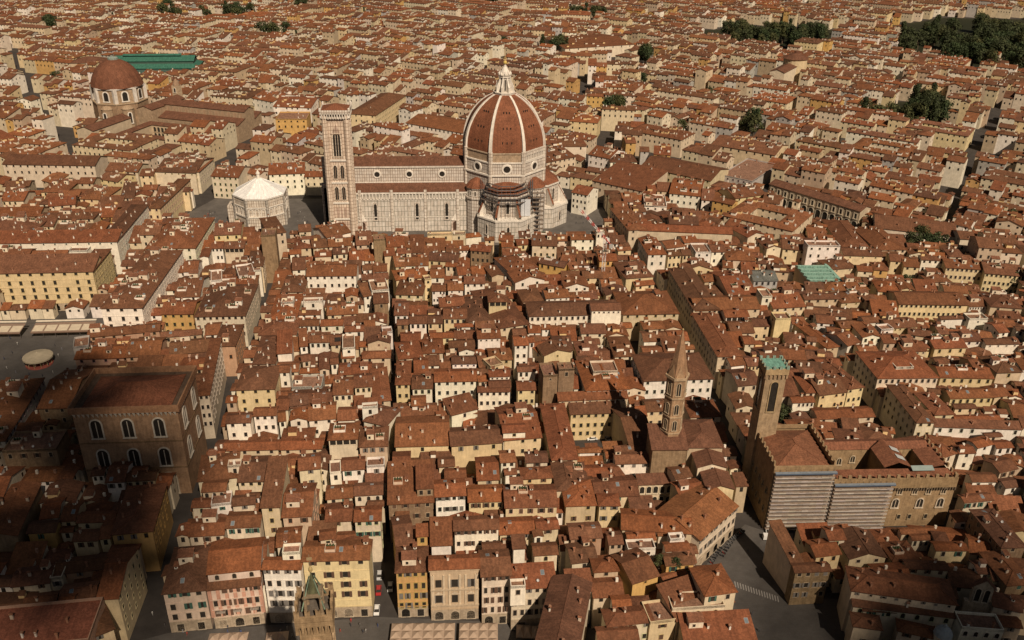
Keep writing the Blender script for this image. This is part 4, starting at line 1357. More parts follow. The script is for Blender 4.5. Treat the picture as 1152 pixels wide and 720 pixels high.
m_ = MB(); m_.cone_roof([(-8.1, -8.1), (8.1, -8.1), (8.1, 8.1), (-8.1, 8.1)], 82., (0, 0, 85), TER, MR); m_.build('roof', ct)
for rz in (0, math.pi/2, -math.pi/2, math.pi):
    c_, s_ = math.cos(rz), math.sin(rz); W_ = lambda x, z: (x*c_+hw*s_, x*s_-hw*c_, z)
    for z in (27, 40.5):
        for x in (-2.1, 2.1): wall_opening(ct, 'twin_window', W_(x, z), rz, 2.1, 8., 2, .55, (.70, .60, .48), MMF, mull=1)
    wall_opening(ct, 'triple_window', W_(0, 54.5), rz, 4.3, 14, 2, .8, (.70, .60, .48), MMF, mull=2)
    q = MB(); q.face([(-3.6, -.35, 68), (3.6, -.35, 68), (0, -.35, 76)], (.70, .58, .46), MMF); q.face([(-2.4, -.4, 69), (2.4, -.4, 69), (0, -.4, 74)], (.45, .34, .27), MMF); put('gable', _WM.setdefault('cgable', q.mesh('gable')), ct, W_(0, 0), rz)
    for z, n_ in ((2, 7), (15.6, 5)):
        for i in range(n_):
            x = -4.6+9.2*i/(n_-1); q = MB(); q.box(-.55, .55, -.25, .1, 0, 6.5 if n_ == 5 else 10.5, (.56, .42, .34), MMF); put('panel', _WM.setdefault(('cpan', n_), q.mesh('panel')), ct, W_(x, z), rz)
occupy([(-113, -38), (-93, -38), (-93, -18), (-113, -18)])
# ------------------------------------------------------------------ baptistery
bp = thing('baptistery', 'octagonal white marble baptistery with a pale pyramidal roof and small lantern', 'baptistery', (-159, 2, 0))
m_ = MB(); O = octagon(17); m_.prism(O, 0, 20.5, (.62, .55, .46), MMF, top=False)
for z in (8, 14.5, 20): cornice(m_, O, z, .5, .7, WH, MP)
for p in O: m_.lathe([(1.1, 0), (1.1, 20)], 4, (.45, .42, .37), MMF, ctr=p)
m_.prism([(-7, 15), (-7, 21), (7, 21), (7, 15)][::-1], 0, 13, (.6, .53, .44), MMF); m_.prism([(-21, -5), (-14, -5), (-14, 5), (-21, 5)], 0, 12.5, (.6, .53, .44), MMF)
m_.build('wall', bp)
m_ = MB()
for i in range(8):
    p, q = O[i], O[(i+1) % 8]; m_.face([(p[0]*1.03, p[1]*1.03, 20.9), (q[0]*1.03, q[1]*1.03, 20.9), (q[0]*.08, q[1]*.08, 29.8), (p[0]*.08, p[1]*.08, 29.8)], (.72, .695, .66), MP); m_.bar((p[0]*1.03, p[1]*1.03, 20.95), (p[0]*.08, p[1]*.08, 29.85), .28, (.72, .69, .64), MP)
m_.build('roof', bp)
m_ = MB(); m_.lathe([(1.7, 29), (1.7, 30), (1.1, 30), (1.1, 32.7), (1.5, 32.8), (0, 35.2)], 8, WH, MP); m_.lathe([(0, 35.2), (.35, 35.5), (0, 35.9)], 6, (.6, .45, .15), MX); m_.build('lantern', bp)
for k in range(8):
    t = -math.pi/2+k*math.pi/4; ap = 17*math.cos(math.pi/8)
    for x in (-4, 0, 4): wall_opening(bp, 'blind_arch', (ap*math.cos(t)-x*math.sin(t), ap*math.sin(t)+x*math.cos(t), 9), t+math.pi/2, 2., 4.6, 1, .55, WH, MP, pane=False)
occupy(octagon(19, ctr=(-159, 2)))
# ------------------------------------------------------------------ crenellated tower at the near edge
pv = thing('crenellated_tower', 'brown stone crenellated belfry with a green copper spire rising over the near square', 'tower', (-71, -427, 0), D2R(3))
m_ = MB(); P = [(-3.0, -3.), (3.0, -3.), (3.0, 3.), (-3.0, 3.)]; m_.prism(P, 0, 77, BST, MS)
Q = [(-3.6, -3.6), (3.6, -3.6), (3.6, 3.6), (-3.6, 3.6)]
m_.build('shaft', pv)
m_ = MB(); m_.prism(Q, 79, 80.3, BST, MS, cT=(.12, .10, .08)); m_.face([(*q, 79) for q in Q], BST, MS)
for k in range(7):
    u = -3.3+k*1.1
    for s in (-1, 1):
        m_.box(u-.25, u+.25, *sorted((s*3., s*3.6)), 77.2, 79, BST, MS, bottom=True); m_.box(*sorted((s*3., s*3.6)), u-.25, u+.25, 77.2, 79, BST, MS, bottom=True)
for a in ((-3.6, 3.6, -3.6, -3.15), (-3.6, 3.6, 3.15, 3.6), (-3.6, -3.15, -3.15, 3.15), (3.15, 3.6, -3.15, 3.15)): m_.box(*a, 80.2, 81.6, BST, MS)
mo = m_.build('parapet', pv)
mm = MB(); P2 = [(-.5, 0), (.5, 0), (.5, 1.7), (0, 1.1), (-.5, 1.7)]
for y in (-.22, .22): mm.face([(x, y, z) for x, z in P2], BST, MS)
for i in range(5): (xa, za), (xb, zb) = P2[i], P2[(i+1) % 5]; mm.face([(xa, -.22, za), (xb, -.22, zb), (xb, .22, zb), (xa, .22, za)], BST, MS)
mm = mm.mesh('merlon')
for k in range(4):
    u = -3.05+k*2.03
    for s in (-1, 1): put('merlon', mm, mo, (u, s*3.37, 81.58)); put('merlon', mm, mo, (s*3.37, u, 81.58), math.pi/2) if 0 < k < 3 else None
for rz in (0, math.pi/2, -math.pi/2, math.pi): c_, s_ = math.cos(rz), math.sin(rz); wall_opening(pv, 'belfry_arch', (3*s_, -3*c_, 68), rz, 2.6, 7, 1, .35, (.36, .26, .16), MS)
m_ = MB()
for x in (-1.5, 1.5):
    for y in (-1.5, 1.5): m_.lathe([(.5, 80.3), (.36, 80.8), (.33, 84.2), (.5, 84.6)], 10, (.26, .19, .12), MS, ctr=(x, y))
m_.prism([(-1.7, -1.7), (1.7, -1.7), (1.7, 1.7), (-1.7, 1.7)], 84.6, 85., (.22, .17, .11), MS); m_.face([(x, y, 84.6) for x, y in ((-1.7, -1.7), (1.7, -1.7), (1.7, 1.7), (-1.7, 1.7))], (.1, .08, .06), MS); m_.build('column_canopy', pv)
m_ = MB(); m_.cone_roof([(-1.0, -1.0), (1.0, -1.0), (1.0, 1.0), (-1.0, 1.0)], 85., (0, 0, 89.8), (.085, .085, .045), MC)
for x in (-1.45, 1.45):
    for y in (-1.45, 1.45): m_.bar((x*1.5, y*1.5, 82.), (x*.3, y*.3, 88.3), .15, (.15, .20, .14), MC)
m_.build('copper_spire', pv)
m_ = MB(); m_.lathe([(0, 89.4), (.4, 90), (.4, 90.6), (0, 91.4)], 8, (.4, .3, .14), MX); m_.bar((0, 0, 91.4), (0, 0, 94), .07, (.2, .16, .1), MX); m_.box(-.5, .5, -.05, .05, 92.6, 93.3, (.3, .22, .12), MX, bottom=True); m_.build('weather_vane', pv)
# ------------------------------------------------------------------ crenellated hall (a big stone block with white traceried windows)
X0, X1, Y0, Y1 = -174.6, -138.6, -285, -258.5
oh = thing('crenellated_hall', 'massive brown stone hall with white traceried twin windows and a corbelled parapet', 'hall', (X0, Y0, 0)); HW_, HD_ = X1-X0, Y1-Y0
CB = (.32, .20, .12); m_ = MB(); P = [(0, 0), (HW_, 0), (HW_, HD_), (0, HD_)]; m_.prism(P, 0, 36.2, CB, MS, top=False)
for z in (12, 23.6): cornice(m_, P, z, .2, .4, (.2, .13, .07), MS)
m_.build('wall', oh)
m_ = MB(); P1 = [(-.9, -.9), (HW_+.9, -.9), (HW_+.9, HD_+.9), (-.9, HD_+.9)]
for a in ((-.9, HW_+.9, -.9, -.4), (-.9, HW_+.9, HD_+.4, HD_+.9), (-.9, -.4, -.4, HD_+.4), (HW_+.4, HW_+.9, -.4, HD_+.4)): m_.box(*a, 36.6, 39.3, (.33, .18, .10), MS, bottom=True)
m_.face([(-.4, -.4, 37), (HW_+.4, -.4, 37), (HW_+.4, HD_+.4, 37), (-.4, HD_+.4, 37)], (.12, .08, .055), MS)
mo = m_.build('parapet', oh)
co = MB(); co.face([(-.55, -.95, 36.7), (.55, -.95, 36.7), (0, -.03, 34.6)], (.60, .54, .45), MP); co.face([(-.55, -.95, 36.7), (-.55, 0, 36.7), (0, -.03, 34.6)], (.55, .5, .42), MP); co.face([(.55, -.95, 36.7), (.55, 0, 36.7), (0, -.03, 34.6)], (.55, .5, .42), MP); co = co.mesh('corbel')
for i in range(23): put('corbel', co, mo, (HW_*(i+.5)/23, 0, 0))
for i in range(16): put('corbel', co, mo, (HW_, HD_*(i+.5)/16, 0), math.pi/2)
m_ = MB(); add_block(MB(), m_, HW_-5, HD_-5, 36, 37.2, 'h', CB, (.20, .075, .04), oh=0); m_.build('roof', oh, (2.5, 2.5, 0))
for z in (26, 13.2):
    for i, x in enumerate((.2, .5, .8)): wall_opening(oh, 'traceried_window', (HW_*x, 0, z), 0, 3.6, 7.6, 1, .5, (.52, .46, .38), MP, mull=1, out=.35)
    for y in (.25, .75): wall_opening(oh, 'traceried_window', (HW_, HD_*y, z), math.pi/2, 3.6, 7.6, 1, .5, (.52, .46, .38), MP, mull=1, out=.35)
for i, x in enumerate((.2, .5, .8)): wall_opening(oh, 'ground_arch', (HW_*x, 0, .6), 0, 5, 9, 1, .6, (.5, .42, .32), MS)
occupy([(X0-1, Y0-1), (X1+1, Y0-1), (X1+1, Y1+1), (X0-1, Y1+1)])
# ------------------------------------------------------------------ stone palace with scaffolding, and its tower
pa = thing('stone_palace', 'crenellated brown stone palace round a courtyard, half its front behind scaffolding', 'palace', (69.5, -318.5, 0), D2R(-2))
m_ = MB(); m_.box(0, 22, 0, 26, 0, 26, BST, MS, top=False)
for a in ((0, 22, 0, .6), (0, .6, .6, 26), (21.4, 22, .6, 26), (.6, 21.4, 25.4, 26)): m_.box(*a, 25.9, 27.4, BST, MS)
mo = m_.build('west_block', pa)
mm = MB(); mm.box(-.55, .55, -.3, .3, 0, 1.5, BST, MS); mm = mm.mesh('battlement')
for i in range(9): put('battlement', mm, mo, (.3, 1.5+i*2.8, 27.3), math.pi/2); put('battlement', mm, mo, (21.7, 1.5+i*2.8, 27.3), math.pi/2)
m_ = MB(); add_block(MB(), m_, 19.6, 23, 24, 25.6, 'h', BST, (.20, .085, .045), oh=0); m_.build('west_roof', pa, (1.2, 1.3, 0))
m_ = MB(); WG = 67; CY0, CY1 = 7, 19     # wings round the court
m_.box(22, WG, 0, 5.5, 0, 20.2, BST, MS, top=False); m_.box(22, WG, 20, 26, 0, 20, BST, MS, top=False); m_.box(44, 53, 5.5, 20, 0, 20.6, BST, MS, top=False); m_.box(60, WG, 5.5, 20, 0, 20, BST, MS, top=False)
m_.box(22, WG, -.5, 0, 17.6, 21.8, (.27, .185, .10), MS, bottom=True)
mo = m_.build('wing', pa)
for i in range(13): put('battlement', mm, mo, (24+i*3.5, -.2, 21.7))
for i in range(9): put('battlement', mm, mo, (WG-.2, 1.5+i*2.9, 21), math.pi/2)
cb = MB(); cb.box(-.25, .25, -.5, 0, -1.3, 0, (.12, .09, .06), MS, bottom=True); cb = cb.mesh('corbel')
for i in range(24): put('corbel', cb, mo, (45+i*.95, 0, 17.6))
m_ = MB(); RC = (.20, .082, .045)
def slope(pts): m_.face(pts, RC, MR)
slope([(22, .6, 20.6), (WG-.6, .6, 20.6), (WG-.6, 5.9, 21.3), (22, 5.9, 21.3)]); slope([(22, 19.5, 20), (WG, 19.5, 20), (WG, 22.6, 21.6), (22, 22.6, 21.6)]); slope([(22, 26.4, 20), (WG, 26.4, 20), (WG, 22.6, 21.6), (22, 22.6, 21.6)])
slope([(43.5, 7, 21), (48.5, 7, 23.1), (48.5, 22, 23.1), (43.5, 19, 21)]); slope([(53.5, 7, 21), (48.5, 7, 23.1), (48.5, 22, 23.1), (53.5, 19, 21)]); slope([(59.6, 7.6, 20), (WG, 7.6, 21.5), (WG, 19, 21.5), (59.6, 19, 20)])
m_.build('wing_roof', pa)
for y in (10, 15):
    m_ = MB(); m_.face([(49.2, y, 23.0), (52.6, y, 21.55), (52.6, y+2.6, 21.55), (49.2, y+2.6, 23.0)], (.42, .43, .42), MX); o = m_.build('skylight', pa, (0, 0, .12))
m_ = MB(); m_.face([(52, 3.4, 22.0), (60, 3.4, 22.0), (60, 5.6, 22.7), (52, 5.6, 22.7)], (.24, .29, .27), MX); m_.build('roof_light', pa, (0, 0, .12))
for x in (47, 52.5, 57.5, 63): wall_opening(pa, 'small_window', (x, 0, 14.6), 0, 1.5, 2.6, 1, .3, (.45, .36, .25), MS, mull=1)
for x in (46.5, 55.5, 63): wall_opening(pa, 'twin_window', (x, 0, 8.6), 0, 2.2, 3.8, 1, .4, (.5, .42, .32), MS, mull=1)
for x in (49, 53, 59): wall_opening(pa, 'low_window', (x, 0, 3.4), 0, 1.1, 2, 0, .15, (.36, .28, .18), MS)
for x, z in ((26, 13), (33, 13), (32, 7), (38, 14)): wall_opening(pa, 'court_window', (x, 20, z), 0, 1.6, 2.8, 1, .35, (.45, .36, .25), MS, mull=1)
wm = _WM[('low_window', 1.1, 2, 0, .15, (.36, .28, .18), 0)][0]
for k in range(6):
    for z in (6, 14): wall_opening(pa, 'low_window', (0, 3+k*4, z), -math.pi/2, 1.1, 2, 0, .15, (.36, .28, .18), MS)
tw = thing('brick_tower', 'tall plain brown tower with an arched bell opening and green copper top', 'tower', (73.2, -295.5, 0), D2R(-2))
m_ = MB(); m_.prism([(-3.7, -3.7), (3.7, -3.7), (3.7, 3.7), (-3.7, 3.7)], 0, 54, (.34, .245, .15), MS); m_.build('shaft', tw)
m_ = MB(); m_.prism([(-4.2, -4.2), (4.2, -4.2), (4.2, 4.2), (-4.2, 4.2)], 53, 55.2, (.38, .27, .15), MS)
for k in range(6):
    u = -3.7+k*1.48
    for s in (-1, 1): m_.box(u-.3, u+.3, *sorted((s*3.7, s*4.2)), 51.4, 53, (.30, .2, .12), MS, bottom=True); m_.box(*sorted((s*3.7, s*4.2)), u-.3, u+.3, 51.4, 53, (.3, .2, .12), MS, bottom=True)
m_.build('parapet', tw)
m_ = MB(); CG = (.22, .29, .235)
for k in range(4):
    u = -3.6+k*2.4
    for s in (-1, 1): m_.box(u-.5, u+.5, *sorted((s*3.7, s*4.2)), 55.2, 56.3, CG, MC); m_.box(*sorted((s*3.7, s*4.2)), u-.5, u+.5, 55.2, 56.25, CG, MC)
m_.prism([(-3.5, -3.5), (3.5, -3.5), (3.5, 3.5), (-3.5, 3.5)], 55.1, 55.5, (.15, .3, .24), MC); m_.build('copper_top', tw)
for rz in (0, math.pi/2, -math.pi/2, math.pi): c_, s_ = math.cos(rz), math.sin(rz); wall_opening(tw, 'bell_opening', (3.7*s_, -3.7*c_, 37.5), rz, 2.6, 12.5, 1, .35, (.38, .28, .16), MS)
occupy([(68, -323), (139, -325), (139, -288), (68, -288)])
def scaffold_front(x0, x1, zt, label, loc, rz, n):
    s_ = thing('scaffold', label, 'scaffold', loc, rz); W_ = x1-x0
    m_ = MB()
    for k in range(n):
        z = .8+k*(zt-1.2)/n; m_.box(0, W_, -1.5, 0, z, z+.16, (.30, .22, .16), MX, bottom=True)
        for i in range(9): cc = jit((.38, .335, .295), .2); m_.box(W_*i/9, W_*(i+1)/9, -1.58, -1.5, z, z+R.uniform(.4, .7), cc, MX)
    m_.build('deck', s_)
    m_ = MB(); q = int(W_/2)
    for i in range(q+1):
        for y in (-1.52, -.1): m_.bar((W_*i/q, y, 0), (W_*i/q, y, zt+.8), .06, (.34, .3, .26), MX, 3)
    for k in range(n): z = 1.9+k*(zt-1.2)/n; m_.bar((0, -1.52, z), (W_, -1.52, z), .05, (.36, .3, .26), MX, 3)
    m_.build('pole_frame', s_)
    m_ = MB(); m_.face([(-.4, -1.9, zt+.5), (W_+.4, -1.9, zt+.5), (W_+.4, -1.0, zt+.7), (-.4, -1.0, zt+.7)], (.17, .19, .21), MX); m_.box(-.4, W_+.4, -1.95, -1.88, zt, zt+.5, (.09, .12, .17), MX, bottom=True); m_.build('rain_cover', s_)
    m_ = MB(); m_.box(0, W_, -.16, -.08, .5, zt-.6, (.29, .24, .20), MF, bottom=True); m_.build('netting', s_)
    return s_
rot = lambda x, y, a: (x*math.cos(a)-y*math.sin(a), x*math.sin(a)+y*math.cos(a))
q = rot(0, 0, D2R(-2)); scaffold_front(0, 21, 25.5, 'taller left bay of brown decked scaffold covering the stone palace front', (69.5+.3, -318.9, 0), D2R(-2), 15)
q = rot(22.2, -.6, D2R(-2)); scaffold_front(0, 21, 20.2, 'lower right bay of brown decked scaffold covering the stone palace front', (69.5+q[0], -318.5+q[1], 0), D2R(-2), 12)
# ------------------------------------------------------------------ hexagonal spire
bs = thing('hexagonal_tower', 'slender hexagonal brown bell tower with stacked windows and a pointed spire', 'bell tower', (40.3, -290, 0))
hexa = octagon(3.9, ph=0, n=6); BR = (.34, .22, .13)
m_ = MB(); m_.prism(hexa, 0, 49, BR, MS)
for z in (25, 32, 40): cornice(m_, hexa, z, .25, .5, (.42, .31, .2), MS)
cornice(m_, hexa, 48, .5, 1., (.42, .31, .2), MS); m_.build('shaft', bs)
m_ = MB(); m_.lathe([(3.7, 49), (0.15, 67)], 6, (.32, .19, .11), MS); m_.lathe([(0, 66.6), (.4, 67), (0, 67.6)], 6, (.4, .3, .15), MX); m_.build('spire', bs)
for k in range(6):
    t = math.pi/6+k*math.pi/3; ap = 3.9*math.cos(math.pi/6); q = MB(); q.face([(-1.6, -.05, 49), (1.6, -.05, 49), (0, .7, 53.5)], BR, MS); q.face([(0, .7, 53.5), (1.6, -.05, 49), (0, 1.5, 52.5)], BR, MS); q.face([(0, .7, 53.5), (-1.6, -.05, 49), (0, 1.5, 52.5)], BR, MS)
    put('gable', _WM.setdefault('hg', q.mesh('gable')), bs, (ap*math.cos(t), ap*math.sin(t), 0), t+math.pi/2)
    for z in (26.5, 33.5, 41.5): wall_opening(bs, 'twin_window', (ap*math.cos(t), ap*math.sin(t), z), t+math.pi/2, 1.5, 4.2 if z < 41 else 5.2, 1, .28, (.44, .34, .23), MS, mull=1, out=.2)
occupy(octagon(4.5, ctr=(40.3, -290)))
# abbey church below the spire
ab = thing('abbey_church', 'abbey church with crossing hipped roofs and a bare stone end wall below the spire', 'church', (*unproj(777, 503, 20), 0), D2R(-3))
m_, r_ = MB(), MB(); add_block(m_, r_, 13, 18, 0, 20, 'h', WALLS['t'], TER2); m_.build('crossing', ab, (-1, 0, 0)); r_.build('crossing_roof', ab, (-1, 0, 0))
m_, r_ = MB(), MB(); add_block(m_, r_, 10.5, 9, 0, 17.5, 'G', WALLS['c'], TER2); o = m_.build('chapel', ab, (1., -9, 0)); r_.build('chapel_roof', ab, (1., -9, 0)); wall_opening(ab, 'small_window', (6.2, -9, 16), 0, 1.1, 1.6, 1, .15)
m_, r_ = MB(), MB(); add_block(m_, r_, 9.5, 9.5, 0, 15.5, 'G', WALLS['y'], TER2); m_.build('apse_room', ab, (2.4, -19, 0)); r_.build('apse_roof', ab, (2.4, -19, 0))
A = unproj(736, 508, 22); B = unproj(774, 506, 22); m_, r_ = MB(), MB(); add_block(m_, r_, B[0]-A[0], 11, 0, 22, 's', WALLS['b'], TER2, Mw=MS); m_.build('choir', ab, (A[0]-ab.location.x, A[1]-ab.location.y+.6, 0)); r_.build('choir_roof', ab, (A[0]-ab.location.x, A[1]-ab.location.y+.6, 0)); wall_opening(ab, 'choir_window', (A[0]-ab.location.x+6.5, A[1]-ab.location.y+.6, 11), 0, 1.3, 2.2, 0, .2, (.4, .3, .2), MS)
x, y = ab.location.x, ab.location.y; occupy([(x-2, y-20), (x+14, y-20), (x+14, y+18), (x-2, y+18)]); occupy([(A[0], A[1]), (B[0], A[1]), (B[0], A[1]+12), (A[0], A[1]+12)])
# cloister
A = unproj(719, 545, 10); B = unproj(757, 543, 10)
cl = thing('cloister', 'small two-tier cloister arcade with a lean-to roof in front of the abbey church', 'cloister', (A[0], A[1], 0)); Wc = B[0]-A[0]
m_, r_ = MB(), MB(); add_block(m_, r_, Wc, 4, 0, 10, 's', WALLS['o'], TER2); m_.build('wall', cl); r_.build('roof', cl)
for z in (1, 5.8):
    for i in range(5): wall_opening(cl, 'arch', (Wc*(i+.5)/5, 0, z), 0, 1.7, 3.2, 1, .22, WALLS['c'])
occupy([(A[0], A[1]-7), (B[0], A[1]-7), (B[0], A[1]+4), (A[0], A[1]+4)])
# ------------------------------------------------------------------ bell gable
A = unproj(1097, 692, 6)
bg_ = thing('bell_gable', 'weathered stone bell gable with two tall openings rising from a terrace', 'bell gable', (A[0], A[1], 0), D2R(-18))
m_ = MB(); zt = 17
m_.box(-4.2, 4.2, 0, 1.6, 0, zt-6, (.42, .34, .25), MS); m_.box(-2.8, 2.8, .1, 1.5, zt-6, zt, (.42, .34, .25), MS); m_.face([(-3.2, .1, zt), (3.2, .1, zt), (0, .1, zt+3)], (.42, .34, .25), MS); m_.face([(-3.2, 1.5, zt), (3.2, 1.5, zt), (0, 1.5, zt+3)], (.42, .34, .25), MS); m_.build('wall', bg_)
m_ = MB(); m_.face([(-3.7, -.3, zt-.1), (0, -.3, zt+3.3), (0, 1.9, zt+3.3), (-3.7, 1.9, zt-.1)], TER2, MR); m_.face([(3.7, -.3, zt-.1), (0, -.3, zt+3.3), (0, 1.9, zt+3.3), (3.7, 1.9, zt-.1)], TER2, MR); m_.build('roof', bg_)
for x in (-1.25, 1.25): wall_opening(bg_, 'bell_opening', (x, .1, zt-5.4), 0, 1.5, 5, 1, .25, (.5, .42, .32), MS)
occupy([(A[0]-5, A[1]-3), (A[0]+5, A[1]-3), (A[0]+5, A[1]+3), (A[0]-5, A[1]+3)])
A = unproj(1060, 716, 12)
cu = thing('cupola', 'small grey lead cupola with a lantern among low roofs', 'cupola', (A[0], A[1], 0)); m_ = MB(); m_.lathe([(2.4, 0), (2.4, 13)], 8, WALLS['c'], MW); m_.build('drum', cu); m_ = MB(); m_.lathe([(2.7, 13), (2.4, 14.2), (1.5, 15.3), (.5, 15.8), (.4, 16.6), (0, 17)], 12, (.30, .33, .34), MX); m_.build('dome', cu)
# ------------------------------------------------------------------ chapel dome and long church in the upper left
MX0, MY0 = -325, 262
md = thing('domed_chapel', 'large octagonal chapel with a plain terracotta dome and white-framed arched windows', 'chapel', (MX0, MY0, 0))
m_ = MB(); O = octagon(23.5, ph=0.15); m_.prism(O, 0, 21, (.30, .20, .125), MS); m_.prism(octagon(22, ph=.15), 21, 34, (.36, .26, .17), MS); cornice(m_, octagon(22, ph=.15), 33, .9, 1.2, WH2, MP); cornice(m_, O, 20.5, .6, .9, (.4, .3, .2), MS)
for p in octagon(21.6, ph=.15): m_.lathe([(2.2, 21), (2.2, 33.6)], 4, WH2, MP, ctr=p)
m_.build('drum', md)
m_ = MB(); m_.lathe([(22.4, 34), (21.4, 38), (19.3, 43), (16, 48), (11.5, 52.2), (6.5, 55), (3.2, 55.9)], 16, (.165, .068, .038), MR, ph=.15); m_.build('dome', md)
m_ = MB(); m_.lathe([(4.4, 55.3), (4.4, 57), (3.6, 57.6), (0, 58.6)], 12, (.22, .26, .23), MC); m_.build('cap', md)
for k in range(8):
    t = .15+math.pi/8+k*math.pi/4; ap = 22*math.cos(math.pi/8); wall_opening(md, 'arched_window', (ap*math.cos(t), ap*math.sin(t), 23), t+math.pi/2, 4.4, 7.8, 1, 1., WH, MP)
for k in (5, 6):
    t = .15+math.pi/8+k*math.pi/4; ap = 23.5*math.cos(math.pi/8); m_ = MB(); m_.lathe([(5.2, 0), (5.2, 16), (5.6, 17), (3.5, 19), (0, 20)], 12, (.36, .26, .17), MS, ctr=(ap*math.cos(t), ap*math.sin(t))); mo = m_.build('apse', md)
    wall_opening(mo, 'apse_window', ((ap+5.2)*math.cos(t), (ap+5.2)*math.sin(t), 5), t+math.pi/2, 2.4, 9, 1, .8, WH, MP)
occupy(octagon(27, ctr=(MX0, MY0)))
lz = thing('long_church', 'long brown church with a raised nave and blind arched panels beside the chapel dome', 'church', (-277, 229, 0), D2R(-22))
m_, r_ = MB(), MB(); add_block(m_, r_, 78, 15, 0, 24, 'g', (.34, .245, .16), TER2, Mw=MS); m_.build('nave', lz); r_.build('nave_roof', lz)
for y0_, y1_, ys in ((-11, 0, -11), (15, 26, 15)):
    m_, r_ = MB(), MB(); add_block(m_, r_, 78, 11, 0, 15 if ys < 0 else 15, 's', (.34, .245, .16), TER2, Mw=MS); m_.build('aisle', lz, (0, ys, 0)); r_.build('aisle_roof', lz, (0, ys, 0))
for i in range(13):
    q = MB(); q.opening(0, 0, 3, 4.6, 1, .3, (.42, .32, .22), MS, (.33, .22, .14), MP); put('blind_arch', _WM.setdefault('lzb', q.mesh('blind_arch')), lz, (3+i*6, 0, 18.2))
m_, r_ = MB(), MB(); add_block(m_, r_, 15, 46, 0, 23, 'G', (.36, .26, .17), TER2, Mw=MS); m_.build('transept', lz, (-15, -18, 0)); r_.build('transept_roof', lz, (-15, -18, 0))
m_, r_ = MB(), MB(); add_block(m_, r_, 16, 46, 0, 16, 'G', (.5, .4, .28), TER2); m_.build('sacristy', lz, (-34, -70, 0)); r_.build('sacristy_roof', lz, (-34, -70, 0))
m_ = MB(); m_.box(-3, 3, -3, 3, 0, 33, WALLS['t'], MS); m_.lathe([(3.4, 33), (2.4, 36), (0, 39)], 8, (.3, .2, .13), MS); o = m_.build('belfry', lz, (-10, 32, 0)); wall_opening(o, 'belfry_arch', (0, -3, 27), 0, 2, 4, 1, .3)
c_, s_ = math.cos(D2R(-22)), math.sin(D2R(-22)); TL = lambda x, y: (-277+x*c_-y*s_, 229+x*s_+y*c_)
occupy([TL(-18, -12), TL(80, -12), TL(80, 28), TL(-18, 28)]); occupy([TL(-34, -72), TL(-17, -72), TL(-17, -24), TL(-34, -24)])
cz = thing('cloister', 'large arcaded cloister of long roofs round a courtyard, beside the long brown church', 'cloister', (*TL(-6, -60), 0), D2R(-22))
m_, r_ = MB(), MB()
for x, y, w_, d_ in ((0, 0, 52, 8), (0, 36, 52, 8), (0, 8, 8, 28), (44, 8, 8, 28)):
    a, b = MB(), MB(); add_block(a, b, w_, d_, 0, 12, 'h', WALLS['t'], TER2); a.build('wing', cz, (x, y, 0)); b.build('roof', cz, (x, y, 0))
for z in (1, 6.2):
    for i in range(9): wall_opening(cz, 'arch', (11+i*3.75, 36, z), 0, 2.5, 4.2, 1, .3, WALLS['t'])
occupy([TL(-8, -62), TL(48, -62), TL(48, -14), TL(-8, -14)])
# market hall
mk = thing('market_hall', 'long market hall with stepped green metal roofs behind the terracotta chapel dome', 'market hall', (-392, 436, 0), D2R(3))
GM = (.045, .14, .10)
m_ = MB(); m_.box(0, 92, 0, 40, 0, 13, (.07, .12, .10), MX, top=False); m_.box(6, 88, 9, 31, 13, 19, (.06, .10, .08), MX, top=False); m_.build('wall', mk)
m_ = MB(); m_.face([(-1, -1, 12.8), (93, -1, 12.8), (88, 9, 16), (6, 9, 16)], GM, MC); m_.face([(-1, 41, 12.8), (93, 41, 12.8), (88, 31, 16), (6, 31, 16)], GM, MC); m_.face([(-1, -1, 12.8), (-1, 41, 12.8), (6, 31, 16), (6, 9, 16)], GM, MC); m_.face([(93, -1, 12.8), (93, 41, 12.8), (88, 31, 16), (88, 9, 16)], GM, MC); m_.build('lower_roof', mk)
m_ = MB(); add_block(MB(), m_, 82, 22, 0, 19, 'g', GM, GM, oh=1.)
for k in range(len(m_.m)): pass
m_.mats = [MC]; m_.m = [0]*len(m_.m); m_.build('upper_roof', mk, (6, 9, 0))
m_ = MB(); add_block(MB(), m_, 60, 6, 0, 23.4, 'g', GM, GM, oh=.6); m_.mats = [MC]; m_.m = [0]*len(m_.m); m_.build('ridge_lantern', mk, (14, 17, 0))
for k in range(20): 
    q = MB(); q.box(-.12, .12, -.3, 0, 0, 12, (.05, .11, .09), MX); put('pier', _WM.setdefault('mkp', q.mesh('pier')), mk, (2+k*4.6, 0, 0))
m_, r_ = MB(), MB(); add_block(m_, r_, 34, 26, 0, 18, 'h', WALLS['t'], TER2); m_.build('annex', mk, (-38, 6, 0)); r_.build('annex_roof', mk, (-38, 6, 0))
occupy([(-432, 434), (-300, 438), (-302, 480), (-432, 480)])
